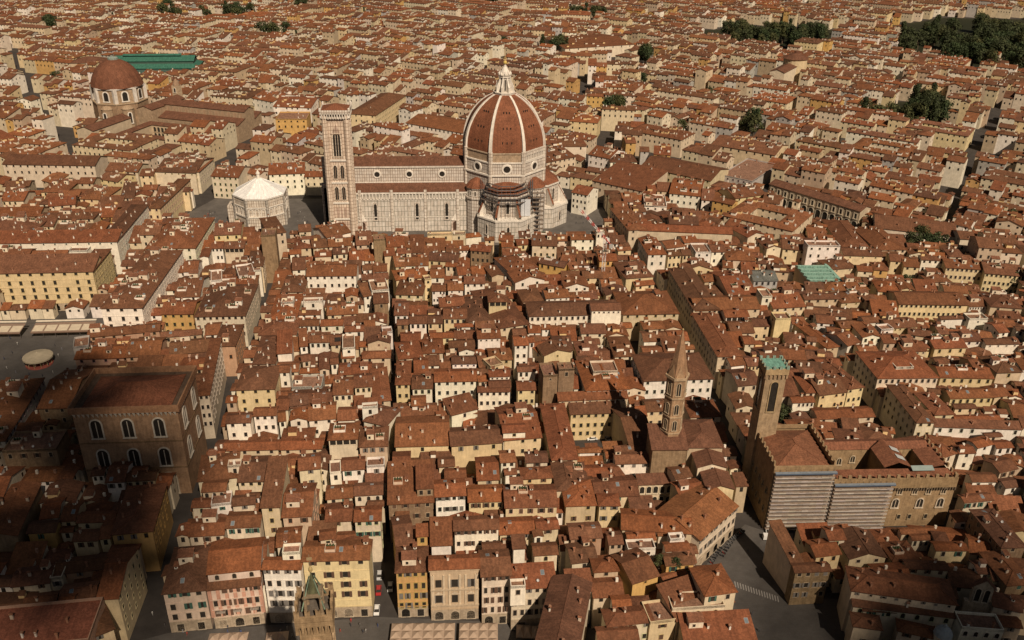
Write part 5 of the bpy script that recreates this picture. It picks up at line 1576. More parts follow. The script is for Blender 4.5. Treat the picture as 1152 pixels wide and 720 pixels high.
# rotunda church upper right
ra = D2R(-38)
ro_ = thing('rotunda_church', 'round yellow rotunda with a conical tile roof attached to a church nave and portico', 'church', (340, 425, 0), ra)
m_ = MB(); m_.lathe([(13, 0), (13, 27), (13.6, 27.4), (13.6, 28.2)], 20, (.56, .44, .27), MW); m_.build('rotunda', ro_, (18, 16, 0)); m_ = MB(); m_.lathe([(14.2, 28), (5, 33), (2.5, 34), (2.5, 35.5), (0, 36.4)], 20, TER2, MR); m_.build('rotunda_roof', ro_, (18, 16, 0))
m_, r_ = MB(), MB(); add_block(m_, r_, 16, 44, 0, 21, 'G', WALLS['c'], TER2); m_.build('nave', ro_, (8, -40, 0)); r_.build('nave_roof', ro_, (8, -40, 0))
m_, r_ = MB(), MB(); add_block(m_, r_, 46, 7, 0, 11, 's', WALLS['w'], TER2); m_.build('portico', ro_, (-8, -48, 0)); r_.build('portico_roof', ro_, (-8, -48, 0))
for i in range(9): wall_opening(ro_, 'arch', (-5.5+i*5.1, -48, .5), 0, 3.4, 7.5, 1, .4, WALLS['w'])
occupy([(300, 380), (350, 370), (375, 440), (330, 455)])
# hospital loggia on the right
A = unproj(866, 207, 15); B = unproj(968, 238, 15); a_ = math.atan2(B[1]-A[1], B[0]-A[0]); Wl = math.hypot(B[0]-A[0], B[1]-A[1])
hl = thing('arcaded_hospital', 'long arcaded hospital front with dark ground arches and pale framed upper windows', 'hospital', (A[0], A[1], 0), a_)
m_, r_ = MB(), MB(); add_block(m_, r_, Wl, 13, 0, 15, 'g', (.42, .34, .24), TER2); m_.build('wall', hl); r_.build('roof', hl)
for i in range(13): wall_opening(hl, 'loggia_arch', (Wl*(i+.5)/13, 0, .3), 0, Wl/13*.68, 7.2, 1, .45, (.46, .40, .31)); wall_opening(hl, 'upper_window', (Wl*(i+.5)/13, 0, 9.3), 0, 1.7, 3.4, 0, .7, WALLS['c'])
occupy([(A[0]-3, A[1]-8), (B[0]-6, B[1]-6), (B[0]+10, B[1]+14), (A[0]+10, A[1]+14)])
# green copper saw-tooth roof
st_ = thing('sawtooth_shed', 'pale green copper sawtooth roof of a hall among tiled roofs', 'hall', (157.3, -138, 0), D2R(-2))
m_ = MB(); m_.box(0, 18, 0, 24, 0, 12.5, WALLS['t'], MW, top=True); m_.build('wall', st_)
CG2 = (.36, .56, .45)
for k in range(5):
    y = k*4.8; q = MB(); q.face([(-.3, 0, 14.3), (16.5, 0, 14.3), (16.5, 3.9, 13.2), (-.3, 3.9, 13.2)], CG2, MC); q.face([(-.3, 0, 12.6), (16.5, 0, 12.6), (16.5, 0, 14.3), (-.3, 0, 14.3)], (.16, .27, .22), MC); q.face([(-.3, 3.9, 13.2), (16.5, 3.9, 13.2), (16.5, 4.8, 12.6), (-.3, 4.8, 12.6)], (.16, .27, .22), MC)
    for x in (-.3, 16.5): q.face([(x, 0, 12.6), (x, 0, 14.3), (x, 3.9, 13.2), (x, 4.8, 12.6)], CG2, MC)
    put('sawtooth_bay', _WM.setdefault('saw', q.mesh('sawtooth_bay')), st_, (0, y, 0))
m_ = MB(); m_.box(16.6, 18.2, -.3, 24, 12.6, 13.6, (.22, .38, .31), MC); m_.build('side_gutter', st_)
occupy([(153, -140), (177, -142), (177, -112), (153, -112)])
# ------------------------------------------------------------------ tower crane
cr_ = thing('tower_crane', 'slim white tower crane with a red and white jib near the cathedral apse', 'crane', (*unproj(677.5, 318, 8), 0))
m_ = MB(); ht = 34; s = .75
for x in (-s, s):
    for y in (-s, s): m_.bar((x, y, 0), (x, y, ht), .11, (.66, .63, .60), MX, 4)
k = 0
while k*1.5 < ht-1.4:
    z = k*1.5
    for (a, b) in (((-s, -s), (s, -s)), ((s, -s), (s, s)), ((s, s), (-s, s)), ((-s, s), (-s, -s))):
        if k % 2: a, b = b, a
        m_.bar((*a, z), (*b, z+1.5), .07, (.62, .6, .58), MX, 3)
    k += 1
m_.build('mast', cr_)
m_ = MB(); d = Vector((-.35, .9, .25)).normalized(); L_ = 30; side = Vector((d.y, -d.x, 0)).normalized(); base = Vector((0, 0, ht))
for i in range(10):
    c = (.50, .06, .05) if i % 2 == 0 else (.70, .66, .62); p, q = base+d*(L_*i/10), base+d*(L_*(i+1)/10)
    for o_ in (side*.6, -side*.6, Vector((0, 0, 1.1))): m_.bar(tuple(p+o_), tuple(q+o_), .13, c, MX, 4)
    for o_ in (side*.6, -side*.6): m_.bar(tuple(p+o_), tuple(q+Vector((0, 0, 1.1))), .08, c, MX, 3)
    m_.bar(tuple(p+side*.6), tuple(q-side*.6), .08, c, MX, 3)
m_.build('jib', cr_)
m_ = MB(); p = base-d*6; m_.bar(tuple(base), tuple(p), .3, (.5, .06, .05), MX); m_.box(p.x-1, p.x+1, p.y-.8, p.y+.8, p.z-1.6, p.z+.4, (.35, .33, .3), MX, bottom=True); m_.build('counterweight', cr_)
m_ = MB(); m_.box(.8, 2.2, -.8, .8, ht-2, ht+.2, (.68, .65, .6), MX, bottom=True); m_.build('cab', cr_)
# ------------------------------------------------------------------ carousel and cafe canopies
A = unproj(43, 403, 3)
ca_ = thing('carousel', 'round fairground carousel with a pale conical canopy in the shaded square', 'carousel', (A[0], A[1], 0))
m_ = MB(); m_.lathe([(0, 6.6), (.5, 6.2), (6.4, 4.4), (6.6, 4.2), (6.6, 3.5)], 18, (.44, .37, .26), MF); m_.build('canopy', ca_)
m_ = MB(); m_.lathe([(0, .5), (5.9, .5), (6, .4), (6, 0)], 18, (.28, .08, .06), MX); m_.build('platform', ca_)
m_ = MB(); m_.lathe([(1.3, .5), (1.3, 4.4)], 10, (.45, .12, .08), MX); m_.build('core', ca_)
for k in range(12):
    q = MB(); q.bar((0, 0, .5), (0, 0, 4.3), .09, (.5, .4, .2), MX); put('pole', _WM.setdefault('cpole', q.mesh('pole')), ca_, (5.5*math.cos(k*math.pi/6), 5.5*math.sin(k*math.pi/6), 0))
hm = MB(); hm.lathe([(0, -.7), (.25, -.5), (.3, 0), (.25, .5), (0, .7)], 8, (.55, .4, .3), MX); hm.bar((0, 0, .4), (.45, 0, 1.), .13, (.55, .4, .3), MX); hm.bar((.45, 0, 1.), (.75, 0, .8), .1, (.55, .4, .3), MX); hm = hm.mesh('wooden_horse')
for k in range(8): put('wooden_horse', hm, ca_, (4.2*math.cos(k*math.pi/4), 4.2*math.sin(k*math.pi/4), 1.6), k*math.pi/4+math.pi/2)
def awning(x0, y0, x1, y1, dep, label, n):
    A, B = unproj(x0, y0, 3.2), unproj(x1, y1, 3.2); W_ = math.hypot(B[0]-A[0], B[1]-A[1]); a = math.atan2(B[1]-A[1], B[0]-A[0])
    t = thing('cafe_canopy', label, 'canopy', (A[0], A[1], 0), a)
    m_ = MB(); m_.box(0, W_, 0, .2, 2.8, 3.3, (.16, .10, .07), MF, bottom=True); m_.face([(0, 0, 3.3), (W_, 0, 3.3), (W_, dep, 4.6), (0, dep, 4.6)], (.22, .15, .11), MF); m_.box(-.05, .05, 0, dep, 2.8, 3.4, (.16, .1, .07), MF); m_.build('roof', t)
    for i in range(n):
        q = MB(); ww = W_/n*.86; q.face([(-ww/2, .9, 3.54), (ww/2, .9, 3.54), (ww/2, dep-1, 4.42), (-ww/2, dep-1, 4.42)], (.50, .42, .31), MF); q.build('panel', t, (W_*(i+.5)/n, 0, 0))
    q = MB(); q.box(0, W_, dep+.4, dep+1.4, 4.9, 5.3, (.66, .58, .46), MF, bottom=True); q.build('upper_awning', t)
    for i in range(n+1): q = MB(); q.bar((0, 0, 0), (0, 0, 3.3), .08, (.12, .1, .09), MX); q.build('post', t, (W_*i/n, .2, 0))
    occupy([A, B, (B[0], B[1]+dep), (A[0], A[1]+dep)])
awning(-60, 376, 22, 375, 8, 'pale striped cafe canopy below the huge yellow palazzo, cut by the photo edge', 6)
awning(34, 374.5, 103, 372.5, 8, 'pale cafe canopy with five panels below the huge yellow palazzo, beside the archway', 5)
def tents(x0, y0, x1, y1, dep, label, nx, ny):
    A, B = unproj(x0, y0, 2.6), unproj(x1, y1, 2.6); W_ = math.hypot(B[0]-A[0], B[1]-A[1]); a = math.atan2(B[1]-A[1], B[0]-A[0])
    t = thing('restaurant_canopy', label, 'canopy', (A[0], A[1], 0), a); w_, d = W_/nx, dep/ny
    q = MB(); c = (.35, .26, .19); q.cone_roof([(-w_/2, -d/2), (w_/2, -d/2), (w_/2, d/2), (-w_/2, d/2)], 2.7, (0, 0, 3.7), c, MF)
    for p, r in (((-w_/2, -d/2), (w_/2, -d/2)), ((w_/2, -d/2), (w_/2, d/2)), ((w_/2, d/2), (-w_/2, d/2)), ((-w_/2, d/2), (-w_/2, -d/2))): q.face([(*p, 2.35), (*r, 2.35), (*r, 2.7), (*p, 2.7)], (c[0]*.9, c[1]*.9, c[2]*.9), MF)
    me = q.mesh('tent'); q = MB(); q.bar((0, 0, 0), (0, 0, 2.6), .06, (.15, .12, .1), MX); pm = q.mesh('post')
    for i in range(nx):
        for j in range(ny): put('tent', me, t, (w_*(i+.5), -d*(j+.5), 0))
    for i in range(nx+1): put('post', pm, t, (w_*i, -.1, 0)); put('post', pm, t, (w_*i, -dep+.1, 0))
tents(441, 701.5, 512, 701, 12, 'wide tan restaurant canopy of peaked tents in front of the ochre house and stone palazzo', 6, 4)
tents(517, 701, 560, 701, 12, 'tan restaurant canopy of peaked tents in front of the cream house with shop doors', 4, 4)
tents(581, 703, 607, 704, 5, 'small pale canopy in front of the lower cream house, partly in shadow', 3, 1)
tents(236, 713, 280, 711, 8, 'tan peaked canopy in front of the pink palazzo with pilasters', 4, 2)
tents(300, 712, 325, 710, 8, 'small tan peaked canopy between the pink palazzo and the crenellated tower', 2, 2)
# ------------------------------------------------------------------ cars, vans, scooters
def car_tree(kind):
    body = MB(); van = kind == 'van'
    prof = [(-2.1, .35), (-2.15, .75), (-1.35, .95), (2.0, .98), (2.15, .7), (2.1, .35)] if not van else [(-2.4, .4), (-2.45, 1.), (-1.7, 1.3), (-1.2, 2.), (2.4, 2.05), (2.45, .4)]
    hw_ = .85 if not van else .95
    for s in (-1, 1): body.face([(x, s*hw_, z) for x, z in prof], (1, 1, 1), MCAR)
    for i in range(len(prof)): (xa, za), (xb, zb) = prof[i], prof[(i+1) % len(prof)]; body.face([(xa, -hw_, za), (xb, -hw_, zb), (xb, hw_, zb), (xa, hw_, za)], (1, 1, 1), MCAR)
    cab = MB()
    if not van:
        lo = [(-1.3, -.8), (1.8, -.8), (1.8, .8), (-1.3, .8)]; hi = [(-.5, -.62), (1.2, -.62), (1.2, .62), (-.5, .62)]
        for i in range(4): cab.face([(*lo[i], .95), (*lo[(i+1) % 4], .95), (*hi[(i+1) % 4], 1.42), (*hi[i], 1.42)], (.03, .03, .03), MG)
        body.face([(*p, 1.43) for p in hi], (1, 1, 1), MCAR)
    else: cab.face([(-1.72, -.85, 1.32), (-1.72, .85, 1.32), (-1.24, .85, 1.96), (-1.24, -.85, 1.96)], (.03, .03, .03), MG); [cab.face([(-1.5, s*.96, 1.35), (-.4, s*.96, 1.35), (-.4, s*.96, 1.9), (-1.1, s*.96, 1.9)], (.03, .03, .03), MG) for s in (-1, 1)]
    wh = MB()
    for k in range(12):
        a, b = 2*math.pi*k/12, 2*math.pi*(k+1)/12; P = lambda t, y: (.33*math.cos(t), y, .33*math.sin(t)); wh.face([P(a, -.1), P(b, -.1), P(b, .1), P(a, .1)], (.02, .02, .02), MRUB)
    for y in (-.1, .1): wh.face([(.33*math.cos(2*math.pi*k/12), y, .33*math.sin(2*math.pi*k/12)) for k in range(12)], (.1, .1, .1), MRUB)
    return body.mesh('body'), cab.mesh('windscreen'), wh.mesh('wheel')
CM = {k: car_tree(k) for k in ('car', 'van')}
def vehicle(kind, px, py, deg, colr, label, z=0, group=None):
    A = unproj(px, py, .3); t = thing('delivery_van' if kind == 'van' else 'parked_car', label, kind, (A[0], A[1], z), D2R(deg), group)
    b, c, wl = CM[kind]; o = put('body', b, t); o.color = (*colr, 1); put('windscreen', c, o)
    for x in (-1.35, 1.35):
        for y in (-.8, .8): put('wheel', wl, t, (x, y, .33))
vehicle('car', 424, 687, 88, (.7, .69, .66), 'white car parked nearest the square in the lane beside the yellow corner palazzo')
vehicle('car', 426, 665, 90, (.35, .03, .03), 'red car parked in the lane beside the yellow corner palazzo')
vehicle('car', 427, 648, 90, (.45, .45, .45), 'grey car parked behind the red car in the lane')
vehicle('car', 439, 661, 90, (.55, .55, .54), 'pale car parked against the shaded wall of the ochre corner house')
vehicle('car', 666, 494, 5, (.75, .74, .7), 'white car in the court below the yellow convent wing')
vehicle('car', 683, 494, 100, (.3, .3, .32), 'grey car at the end of the row in the court below the yellow convent wing')
vehicle('car', 688.5, 494, 100, (.12, .12, .14), 'dark car parked in the court below the yellow convent wing')
vehicle('van', 866, 606, 170, (.72, .70, .66), 'white van parked at the foot of the scaffolded palace')
vehicle('van', 878, 605, 172, (.55, .42, .25), 'tan van parked at the foot of the scaffolded palace')
vehicle('car', 868, 600, 170, (.5, .5, .48), 'grey car beside the vans at the foot of the scaffold')
vehicle('car', 305, 347, 80, (.7, .68, .64), 'white car in the wide shopping street between tall facades')
# scooter: frame, two wheels, seat, bars
sb = MB(); sb.bar((-.5, 0, .45), (.3, 0, .4), .16, (1, 1, 1), MCAR); sb.bar((.3, 0, .4), (.55, 0, 1.), .1, (1, 1, 1), MCAR); sb.box(-.75, .05, -.15, .15, .6, .8, (.03, .03, .03), MRUB, bottom=True); sb = sb.mesh('frame')
sh_ = MB(); sh_.bar((.5, -.32, 1.02), (.5, .32, 1.02), .05, (.05, .05, .05), MX); sh_ = sh_.mesh('handlebar')
sw_ = MB()
for k in range(10): a, b = 2*math.pi*k/10, 2*math.pi*(k+1)/10; sw_.face([(.26*math.cos(a), -.07, .26*math.sin(a)), (.26*math.cos(b), -.07, .26*math.sin(b)), (.26*math.cos(b), .07, .26*math.sin(b)), (.26*math.cos(a), .07, .26*math.sin(a))], (.02, .02, .02), MRUB)
for y in (-.07, .07): sw_.face([(.26*math.cos(2*math.pi*k/10), y, .26*math.sin(2*math.pi*k/10)) for k in range(10)], (.05, .05, .05), MRUB)
sw_ = sw_.mesh('wheel')
i = 0
for (xa, ya, xb, yb) in ((800, 634, 810, 617), (812, 626, 824, 608), (826, 606, 836, 598)):
    for k in range(7):
        A = unproj(xa+(xb-xa)*k/6, ya+(yb-ya)*k/6); t = thing('scooter', 'small dark scooter in the ranks parked along the curved cream palazzo', 'scooter', (A[0], A[1], .016), D2R(140+R.uniform(-12, 12)), 'scooters parked in the square')
        o = put('frame', sb, t); o.color = (*R.choice([(.03, .03, .03), (.06, .06, .07), (.3, .04, .03), (.25, .25, .25)]), 1); put('handlebar', sh_, t)
        for x in (-.5, .58): put('wheel', sw_, t, (x, 0, .27))
# ------------------------------------------------------------------ people: one continuous skinned figure each, in a standing and a walking pose
def figure(walk):
    s = .28 if walk else .04
    V = [(0, 0, .93), (0, 0, 1.18), (0, 0, 1.42), (0, .01, 1.52), (0, .02, 1.64), (0, .01, 1.74), (.1, 0, .88), (.11, s*.5, .5), (.11, s*.7, .08), (.11, s*.7+.14, .04), (-.1, 0, .88), (-.11, -s*.3, .5), (-.11, -s, .1), (-.11, -s+.13, .05), (.19, 0, 1.4), (.26, -s*.4, 1.14), (.26, -s*.2+.06, .9), (-.19, 0, 1.4), (-.26, s*.4, 1.14), (-.26, s*.5+.06, .9), (.26, .1, .8), (-.26, .12, .8)]
    E = [(0, 1), (1, 2), (2, 3), (3, 4), (4, 5), (0, 6), (6, 7), (7, 8), (8, 9), (0, 10), (10, 11), (11, 12), (12, 13), (2, 14), (14, 15), (15, 16), (2, 17), (17, 18), (18, 19), (16, 20), (19, 21)]
    Rr = [.15, .15, .16, .065, .1, .085, .1, .07, .045, .035, .1, .07, .045, .035, .065, .05, .035, .065, .05, .035, .035, .035]
    me = bpy.data.meshes.new('figure'); me.from_pydata(V, E, []); o = bpy.data.objects.new('figure', me); col.objects.link(o)
    md_ = o.modifiers.new('s', 'SKIN'); sv = me.skin_vertices[0].data
    for k, r in enumerate(Rr): sv[k].radius = (r, r*.75)
    sv[0].use_root = True; ss = o.modifiers.new('u', 'SUBSURF'); ss.levels = ss.render_levels = 1
    dg = bpy.context.evaluated_depsgraph_get(); res = bpy.data.meshes.new_from_object(o.evaluated_get(dg)); bpy.data.objects.remove(o); res.materials.clear(); res.materials.append(MCL); return res
FIG = [figure(False), figure(True)]
hr = MB(); hr.lathe([(.105, 1.66), (.115, 1.72), (.08, 1.79), (0, 1.82)], 10, (.04, .025, .015), MX); hr = hr.mesh('hair')
PPL = [(323, 699, (.1, .1, .12), 'person in dark clothes near the crenellated tower in the sunlit square'), (405, 705, (.12, .11, .1), 'person in dark clothes standing alone at the mouth of the lane'), (395, 700, (.4, .05, .05), 'person in a red top outside the yellow corner palazzo'), (206, 712, (.3, .3, .32), 'person outside the shop door of the pink corner house'),
       (186, 705, (.1, .09, .09), 'person in black walking down the wide street past the pink corner house'), (172, 692, (.5, .48, .45), 'person in pale clothes in the wide street, in shade'), (560, 699, (.35, .05, .05), 'person in red beside the restaurant canopies'), (590, 698, (.1, .1, .1), 'person in dark clothes by the small pale canopy'), (841, 622, (.08, .08, .09), 'person in dark clothes crossing the square past the scooters'), (846, 692, (.07, .07, .08), 'person in dark clothes in the lower part of the paved square'), (854, 711, (.1, .1, .1), 'person near the kerb at the lower end of the paved square')]
for k, (px, py) in enumerate([(8, 415), (14, 398), (20, 388), (24, 404), (28, 410), (60, 420), (66, 401), (55, 412), (18, 420), (62, 390), (12, 382), (70, 394), (33, 422), (48, 424), (5, 405)]): PPL.append((px, py, R.choice([(.06, .06, .07), (.2, .2, .22), (.4, .38, .35), (.05, .06, .1)]), None))
for k, (px, py) in enumerate([(235, 243), (242, 240), (335, 250), (343, 246), (654, 246), (648, 252), (240, 246), (338, 240), (660, 250)]): PPL.append((px, py, R.choice([(.06, .06, .07), (.3, .28, .26)]), 'C'))
for k in range(16): PPL.append((R.choice([R.uniform(232, 250), R.uniform(332, 360), R.uniform(642, 664)]), R.uniform(238, 252), R.choice([(.06, .06, .07), (.3, .28, .26), (.35, .08, .06)]), 'C'))
for k in range(16): PPL.append((R.uniform(196, 428), R.uniform(705, 718), R.choice([(.06, .06, .07), (.3, .28, .26), (.35, .08, .06), (.08, .1, .2)]), 'S'))
for i, (px, py, c, lab) in enumerate(PPL):
    A = unproj(px, py); grp = None
    if lab is None: lab, grp = 'tiny figure of a person walking in the shaded square round the carousel', 'people in the carousel square'
    elif lab == 'C': lab, grp = 'tiny figure of a person on the open paving of the cathedral square', 'people in the cathedral square'
    elif lab == 'S': lab, grp = 'small figure of a person among others on the near square paving', 'people in the near square'
    o = tag(put('person', FIG[i % 2], None, (A[0], A[1], .016), R.uniform(0, 6.28)), lab, 'person', grp); o.color = (*c, 1); put('hair', hr, o)
# ------------------------------------------------------------------ trees
def tree_mesh(seed, slim):
    r = random.Random(seed); m_ = MB(); tr = MB()
    tr.lathe([(.42, 0), (.3, 2), (.22, 5), (.1, 7.5)], 7, (.09, .065, .045), MT)
    cl = []
    for k in range(26):
        if slim: z = r.uniform(1.2, 13); rad = 1.5*(1-(z/14.5)**1.6)+.2; a = r.uniform(0, 6.28); c = (math.cos(a)*rad*.5, math.sin(a)*rad*.5, z); s_ = .7+rad*.5
        else:
            a = r.uniform(0, 6.28); u = r.uniform(-.75, 1); q = math.sqrt(max(0, 1-u*u*.9))*r.uniform(.35, 1); c = (math.cos(a)*q*3.4, math.sin(a)*q*3.4, 6.4+u*2.9); s_ = r.uniform(.9, 1.7)
            if k < 7: tr.bar((0, 0, 3+r.random()*2), (c[0]*.8, c[1]*.8, c[2]), .1, (.09, .065, .045), MT, 4)
        cl.append((c, s_))
    for c, s_ in cl:
        sh = r.uniform(.7, 1.35); hu = {1: (1, 1, 1), 2: (1.35, 1.2, 1.1), 3: (.8, .95, .9), 4: (.8, .85, .8)}[seed]; cc = (.042*sh*hu[0], .050*sh*hu[1], .020*sh*hu[2])
        for _ in range(46):
            v = Vector((r.gauss(0, 1), r.gauss(0, 1), r.gauss(0, 1))).normalized()*s_*r.uniform(.55, 1.05); p = Vector(c)+v
            n_ = (v.normalized()+Vector((r.uniform(-.6, .6), r.uniform(-.6, .6), r.uniform(-.3, .7)))).normalized(); t1 = n_.orthogonal().normalized()*r.uniform(.28, .5); t2 = n_.cross(t1)*r.uniform(.6, 1)
            k = r.uniform(.8, 1.25); m_.face([tuple(p-t1), tuple(p+t2*.7), tuple(p+t1), tuple(p-t2*.7)], (cc[0]*k, cc[1]*k, cc[2]*k), ML)
    return tr.mesh('trunk'), m_.mesh('crown')
TM = [tree_mesh(1, False), tree_mesh(2, False), tree_mesh(3, False), tree_mesh(4, True)]
def tree(px, py, s, kind, label, group=None, z=0):
    A = unproj(px, py, 5*s); t = thing('cypress_tree' if kind == 3 else 'broadleaf_tree', label, 'tree', (A[0], A[1], z), R.uniform(0, 6.28), group); tr, cr = TM[kind]
    for n_, me in (('trunk', tr), ('crown', cr)): o = put(n_, me, t); o.scale = (s*R.uniform(.9, 1.15), s*R.uniform(.9, 1.15), s)
    occupy([(A[0]-3*s, A[1]-3*s), (A[0]+3*s, A[1]-3*s), (A[0]+3*s, A[1]+3*s), (A[0]-3*s, A[1]+3*s)])
for px, py, s, k in ((1028, 274, 1.6, 0), (1036, 268, 1.7, 1), (1046, 276, 1.5, 2), (1057, 274, 1.5, 0), (1022, 282, 1.2, 1)): tree(px, py, s, k, 'dark garden tree in the clump behind the yellow terrace row, right of the sawtooth roof', 'trees of the walled garden clump')
for px, py, s, k, lab in ((974, 300, 1., 1, 'slender tree growing between the cream houses beside the sawtooth roof'), (964, 312, .9, 0, 'small bushy tree at the foot of the cream houses by the sawtooth roof'), (1140, 318, 1.4, 2, 'leafy tree in front of the long row of yellow houses near the photo edge'), (1020, 318, 1., 0, 'small dark tree in the yard below the yellow houses'), (1138, 246, 1.3, 1, 'round tree between roofs beside the long arcaded roof at the edge'),
                          (738, 664, .55, 1, 'clipped dark tree on the planted roof terrace'), (756, 668, .55, 2, 'dark shrub tree beside the belvedere on the planted terrace'), (707, 662, .6, 3, 'dark upright conifer behind the ochre gabled house'), (724, 674, .5, 0, 'low dark tree on the garden terrace hedge line'),
                          (698, 487, 1., 3, 'dark cypress at the corner of the parking court'), (880, 468, 1.1, 0, 'dark tree in the courtyard behind the brick tower')):
    if lab.endswith('tower') or 'court' in lab or 1: tree(px, py, s, k, lab, z=0 if py < 600 else (12 if px > 715 else 6))
FAR = []
def clump(cx, cy, rx, ry, n_, lab, grp, s=(1.7, 2.6)):
    for _ in range(n_):
        a, q = R.uniform(0, 6.28), math.sqrt(R.random()); FAR.append((cx+rx*q*math.cos(a), cy+ry*q*math.sin(a), R.uniform(*s), R.choice([0, 1, 2, 0, 1, 2, 3]), lab, grp))
for _ in range(46):
    FAR.append((R.uniform(60, 1120), R.uniform(12, 150), R.uniform(.9, 1.6), R.choice([0, 1, 2, 3]), 'small tree in a far courtyard among the packed roofs beyond the cathedral', 'scattered trees of far courtyards'))
FAR = [f for f in FAR if not (355 < f[0] < 660 and f[1] > 50) and not (90 < f[0] < 330 and f[1] > 40)]
clump(1080, 45, 75, 22, 62, 'dark broad tree of the large wooded park at the far upper right', 'trees of the far wooded park', (2.2, 3.2))
clump(1130, 62, 30, 12, 22, 'dark broad tree of the large wooded park at the far upper right', 'trees of the far wooded park', (2.2, 3.2))
clump(868, 40, 70, 9, 44, 'dark tree in the long garden strip behind the rotunda church', 'trees behind the rotunda church', (2., 2.9))
clump(1035, 125, 26, 14, 20, 'dark tree in the garden beside the long dark street at the right', 'trees by the long dark street', (2., 2.8))
clump(985, 128, 20, 8, 6, 'dark tree in the courts right of the arcaded hospital', 'trees in the hospital quarter')
clump(842, 140, 9, 6, 3, 'bushy tree in the small garden above the arcaded hospital', 'trees above the arcaded hospital')
clump(690, 122, 12, 5, 5, 'dark round tree in the garden just right of the cathedral dome', 'trees by the dome')
clump(252, 14, 32, 6, 12, 'dark tree in the far upper left gardens', 'far upper left trees')
clump(192, 14, 12, 7, 6, 'dark tree beside the far gardens above the market hall', 'trees above the market hall')
clump(325, 4, 20, 3, 8, 'dark tree on the far upper edge left of centre', 'trees on the far upper edge')
clump(305, 34, 18, 4, 6, 'dark tree along the far pale row of houses', 'trees by the far pale row')
clump(60, 28, 16, 6, 6, 'dark tree left of the market hall', 'trees left of the market hall')
clump(620, 50, 14, 5, 6, 'dark tree in the convent gardens above the cathedral dome', 'trees above the dome')
clump(722, 62, 8, 5, 4, 'dark tree near the far pale houses right of centre', 'trees right of centre')
clump(550, 3, 18, 2, 6, 'dark tree at the top centre edge', 'trees at the top centre')
clump(660, 14, 20, 4, 6, 'dark tree at the far upper right of centre', 'trees far up right of centre')
for f in FAR:
    lab, grp = f[4], f[5]
    if f[3] == 3:
        for w_ in ('broad ', 'round ', 'bushy '): lab = lab.replace(w_, '')
        lab, grp = 'narrow pointed '+lab, 'narrow '+grp
    tree(*f[:4], lab, grp)
# ------------------------------------------------------------------ the rest of the city: rows of houses on the district's own street direction
for H in HOUSES: occupy(corners(H, -.6))
def outline_px(H, drop):
    c = corners(H); P = [proj(*c[0], H['h']-drop), proj(*c[1], H['h']-drop), proj(*c[1], H['h']), proj(*c[2], H['h']), proj(*c[3], H['h']), proj(*c[0], H['h'])]
    return [p[:2] for p in P], (proj(*c[0], 0)[2]+proj(*c[1], 0)[2])/2
GP = lambda P, y: proj(*unproj(sum(p[0] for p in P)/len(P), y), 0)[2]
for P, g_ in (([(362, 115), (397, 115), (400, 180), (520, 180), (545, 110), (567, 70), (590, 110), (612, 165), (645, 225), (640, 257), (370, 253)], 0), ([(97, 62), (160, 80), (160, 135), (97, 135)], 0), ([(253, 195), (328, 195), (330, 242), (250, 242)], 0), ([(78, 420), (218, 412), (226, 500), (205, 528), (95, 520)], 0), ([(862, 480), (1076, 540), (1060, 592), (862, 598)], 0),
             ([(862, 205), (893, 214), (893, 238), (862, 229)], 0), ([(893, 214), (930, 226), (930, 250), (893, 238)], 0), ([(930, 226), (970, 238), (970, 262), (930, 250)], 0), ([(719, 540), (757, 540), (757, 562), (719, 562)], 0), ([(125, 45), (218, 50), (218, 78), (140, 80)], 0), ([(185, 108), (280, 125), (276, 140), (185, 128)], 0), ([(0, 352), (108, 350), (110, 378), (0, 380)], 0), ([(0, 376), (108, 376), (90, 420), (20, 470), (0, 480)], 1), ([(740, 390), (775, 390), (775, 486), (740, 486)], 0), ([(852, 400), (890, 400), (890, 478), (852, 478)], 0),
             ([(644, 486), (704, 486), (704, 503), (646, 504)], 1), ([(524, 510), (560, 520), (560, 545), (524, 535)], 1), ([(886, 296), (945, 296), (945, 320), (886, 318)], 0), ([(220, 232), (255, 225), (360, 215), (362, 250), (250, 245)], 1), ([(640, 235), (668, 240), (676, 262), (640, 268)], 1), ([(786, 655), (838, 590), (892, 600), (892, 640), (930, 672), (955, 720), (850, 720)], 1), ([(1075, 650), (1115, 650), (1115, 700), (1075, 700)], 0)):
    d = GP(P, min(p[1] for p in P)) if g_ else GP(P, max(p[1] for p in P))
    keep_seen(P, d)
for H in sorted(HOUSES, key=lambda H: -proj(*H['loc'], 0)[2]):
    wn, _ = win_spec(H); v = 4.2*max(1, wn[1])+1 if wn else 3.
    P, d = outline_px(H, min(v, H['h'])); keep_seen(P, d)
    for U in H['up']: P, d = outline_px(U, 3); keep_seen(P, d)
def fit_height(H, lim=.07):
    """lower a house that would hide something the photo shows behind it; False when even a low one would"""
    for _ in range(6):
        P, d = outline_px(H, 2.5); top = max(0, H['h']-0)
        if hides(P, d) < lim: return True
        H['h'] -= 2.2
        if H['h'] < 5.5: return False
    return False
def district(x, y):
    if x > 110+max(0, (y+150))*.1 and y > -60: return -40.
    if x > 105: return -12.
    if x < -170 and y > 90: return -20.
    if y > 60: return -33.
    return 0.
